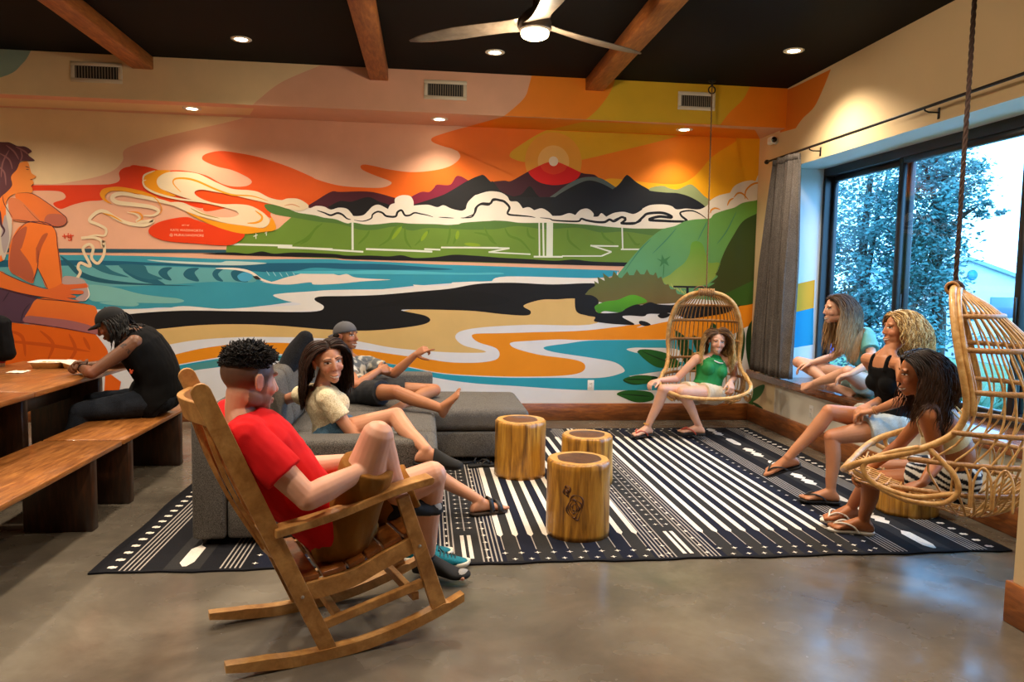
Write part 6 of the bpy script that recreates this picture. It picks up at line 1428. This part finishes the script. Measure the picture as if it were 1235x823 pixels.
# ================================================================== OUTSIDE THE WINDOW
g=MB().box((XO,-20,-.5),(60,60,-.35)); struct('ground',g,plain('outside_grass','#4A6A3A',.95,var=.25,scale=3))
struct('path',MB().box((6.2,-20,-.35),(8.2,60,-.33)),plain('outside_concrete','#B9BDBE',.9,var=.05))
struct('street',MB().box((14,-20,-.35),(21,60,-.335)),plain('outside_asphalt','#6E7880',.9,var=.08))
lf1=plain('tree_leaf','#346A66',.5,var=.3,scale=1.5); bark=plain('tree_bark','#4A3A2C',.9,var=.3,scale=20,bump=.5)
def tree(base,h,blobs,label,n,seed,lsz=.085):
    R=random.Random(seed); t=thing('tree',label,'tree',base,'trees outside the window'); b=V(base); tr=MB()
    tr.tube(cr([b,b+V((.05,0,h*.25)),b+V((-.04,.05,h*.5)),b+V((0,0,h*.8))],6),[lerp(.16,.05,i/18) for i in range(19)],10)
    for c,r in blobs: 
        c=V(c); a=b+V((0,0,R.uniform(.3,.6)*h)); tr.tube(cr([a,a.lerp(c,.5)+V((0,0,.15)),c],5),[lerp(.07,.02,i/10) for i in range(11)],7)
    tr.build('trunk',bark,t)
    f=MB(); tot=sum(r[0]*r[1]*r[2] for c,r in blobs)
    for c,r in blobs:
        c=V(c); m_=int(n*(r[0]*r[1]*r[2])/tot); clus=[]
        for k in range(max(6,m_//40)):
            while True:
                d=V((R.uniform(-1,1),R.uniform(-1,1),R.uniform(-1,1)))
                if .25<d.length<1: break
            clus.append(d)
        for k in range(m_):
            q=R.choice(clus)+V((R.gauss(0,.13),R.gauss(0,.13),R.gauss(0,.10))); p=c+V((q.x*r[0],q.y*r[1],q.z*r[2]))
            u=V((R.uniform(-1,1),R.uniform(-1,1),R.uniform(-.7,.7))).normalized(); w_=u.orthogonal().normalized(); s=lsz*R.uniform(.7,1.3); nn=u.cross(w_)
            f.add([p-u*s*.5,p+w_*s*.3+nn*s*.06,p+u*s*.6,p-w_*s*.3+nn*s*.06],[(0,1,2),(0,2,3)],0,False)
    f.build('foliage',lf1,t)
def oz(px,py,y): p=at(px,py,y=y); return (p.x,p.y,p.z)
c=at(1045,300,y=14)
tree((c.x,14,-.35),5.0,[(oz(1035,255,14),(1.5,1.3,1.2)),(oz(1050,330,14),(1.7,1.4,1.1)),(oz(1015,300,14.5),(1.2,1.2,1.5)),(oz(1070,210,14),(1.0,1.0,.8)),(oz(1060,395,13.6),(1.6,1.2,.8)),(oz(1010,390,14),(1.0,1.0,.9)),(oz(1075,280,13.4),(.9,.9,1.0))],'large leafy tree filling the left window pane',17000,4)
tree((oz(1135,300,13)[0],13,-.35),5.0,[(oz(1125,245,13),(.8,1.0,1.0)),(oz(1145,215,13),(.7,.8,.55)),(oz(1115,312,13),(.55,1.0,.9)),(oz(1105,370,13),(.65,1.0,.9)),(oz(1178,250,12.6),(.45,.5,.2)),(oz(1110,190,13),(.8,.8,.5))],'large leafy tree behind the window divider and the thick rope',13000,5)
# building with a gable and a round blue sign
bx=at(1172,332,y=27); B_=thing('building','pale gabled building with a round blue sign across the street','building',(bx.x+2,28,-.35))
pl=plain('building_wall','#D9DEE0',.8,var=.03)
L0=at(1135,345,y=27); PK=at(1150,313,y=27); R0=at(1240,357,y=27)
m=MB(); m.prism([(L0.x,27,-.35),(L0.x,27,at(1150,335,y=27).z),(bx.x-.3,27,PK.z+.0),(R0.x+3,27,at(1235,352,y=27).z-.6),(R0.x+3,27,-.35)],(0,6,0)); m.build('wall',pl,B_)
m=MB(); m.lathe([(0,0),(.2,0),(.2,-.06),(0,-.06)],(bx.x,27,bx.z),28,axis=(0,1,0)); m.build('round_sign',plain('sign_blue','#2C8FC4',.5),B_)
rf=MB(); a=V((bx.x-.3,26.8,PK.z+.12)); e=V((R0.x+3.2,26.8,at(1235,352,y=27).z-.5)); l=V((L0.x-.3,26.8,at(1150,335,y=27).z-.05))
for p0,p1 in ((l,a),(a,e)): rf.prism([p0,p1,p1-V((0,0,.14)),p0-V((0,0,.14))],(0,6.4,0))
rf.build('roof',plain('roof_grey','#8FA3B0',.8),B_)
wn=MB(); q=at(1208,368,y=27); wn.rbox((q.x-.5,26.93,q.z-.5),(q.x+.5,27.02,q.z+.3),.01,1); wn.build('window',plain('dark_window','#5A7890',.2),B_)
# hedge of spiky plants and a blue sign post
hd_=MB(); R=random.Random(9)
for k in range(5):
    px=1118+k*32; b0=at(px,455+R.uniform(-6,6),y=9.5); t=thing('agave_plant',('spiky plant outside, leftmost one seen behind the near hanging chair','spiky plant outside, second one seen through the near hanging chair','spiky plant outside behind the rattan spokes, third along the row','spiky plant outside behind the rattan spokes, fourth along the row','spiky plant outside at the edge of the photograph')[k],'plant',(b0.x,9.5,-.35),'spiky plants outside the window')
    m=MB()
    for j in range(26):
        a=R.uniform(0,2*PI); el=R.uniform(.5,1.4); L_=R.uniform(.5,.8); d=V((math.cos(a)*math.cos(el),math.sin(a)*math.cos(el),math.sin(el))); s_=V((-math.sin(a),math.cos(a),0)); p0=V((b0.x,9.5,-.35)); mid_=p0+d*L_*.5; tip=p0+d*L_-V((0,0,.06))
        m.add([p0-s_*.03,p0+s_*.03,mid_-s_*.055,mid_+s_*.055,tip,mid_-V((0,0,.03))],[(0,1,3,5),(0,5,2),(5,3,4),(2,5,4)],0,False)
    m.build('leaves',plain('agave_green','#5E8F72',.6,var=.2),t)
q=at(998,408,y=12.5); sg=thing('sign_post','small blue sign outside, seen behind the woman on the window seat','sign',(q.x,12.5,-.35))
MB().tube([(q.x,12.5,-.35),(q.x,12.5,q.z+.3)],.03,8).build('post',plain('post_grey','#7E8890',.5,metal=.5),sg)
m=MB().rbox((q.x-.3,12.44,q.z-.28),(q.x+.3,12.47,q.z+.28),.02,2); m.build('sign_panel',plain('sign_blue2','#1F5FB4',.5),sg)
# ================================================================== light, sky, camera
wd=bpy.data.worlds.new('sky'); SC.world=wd; wd.use_nodes=True
bg=wd.node_tree.nodes['Background']; bg.inputs[0].default_value=(.25,.58,1.0,1); bg.inputs[1].default_value=4.6
cam=bpy.data.cameras.new('camera'); cam.sensor_width=36; cam.lens=FPX/1235*36; cam.clip_start=.05; cam.clip_end=300
co=bpy.data.objects.new('camera',cam); COL.objects.link(co)
Mc=Matrix((CR,CU,-CF)).transposed().to_4x4(); Mc.translation=CAM; co.matrix_world=Mc
SC.camera=co
vs=SC.view_settings; vs.view_transform='Standard'; vs.look='None'; vs.gamma=1; vs.use_curve_mapping=False; vs.exposure=0.98
SC.cycles.use_denoising=True; SC.cycles.max_bounces=8; SC.cycles.diffuse_bounces=4; SC.cycles.glossy_bounces=4; SC.cycles.transparent_max_bounces=12; SC.cycles.caustics_reflective=False; SC.cycles.caustics_refractive=False; SC.cycles.sample_clamp_indirect=6
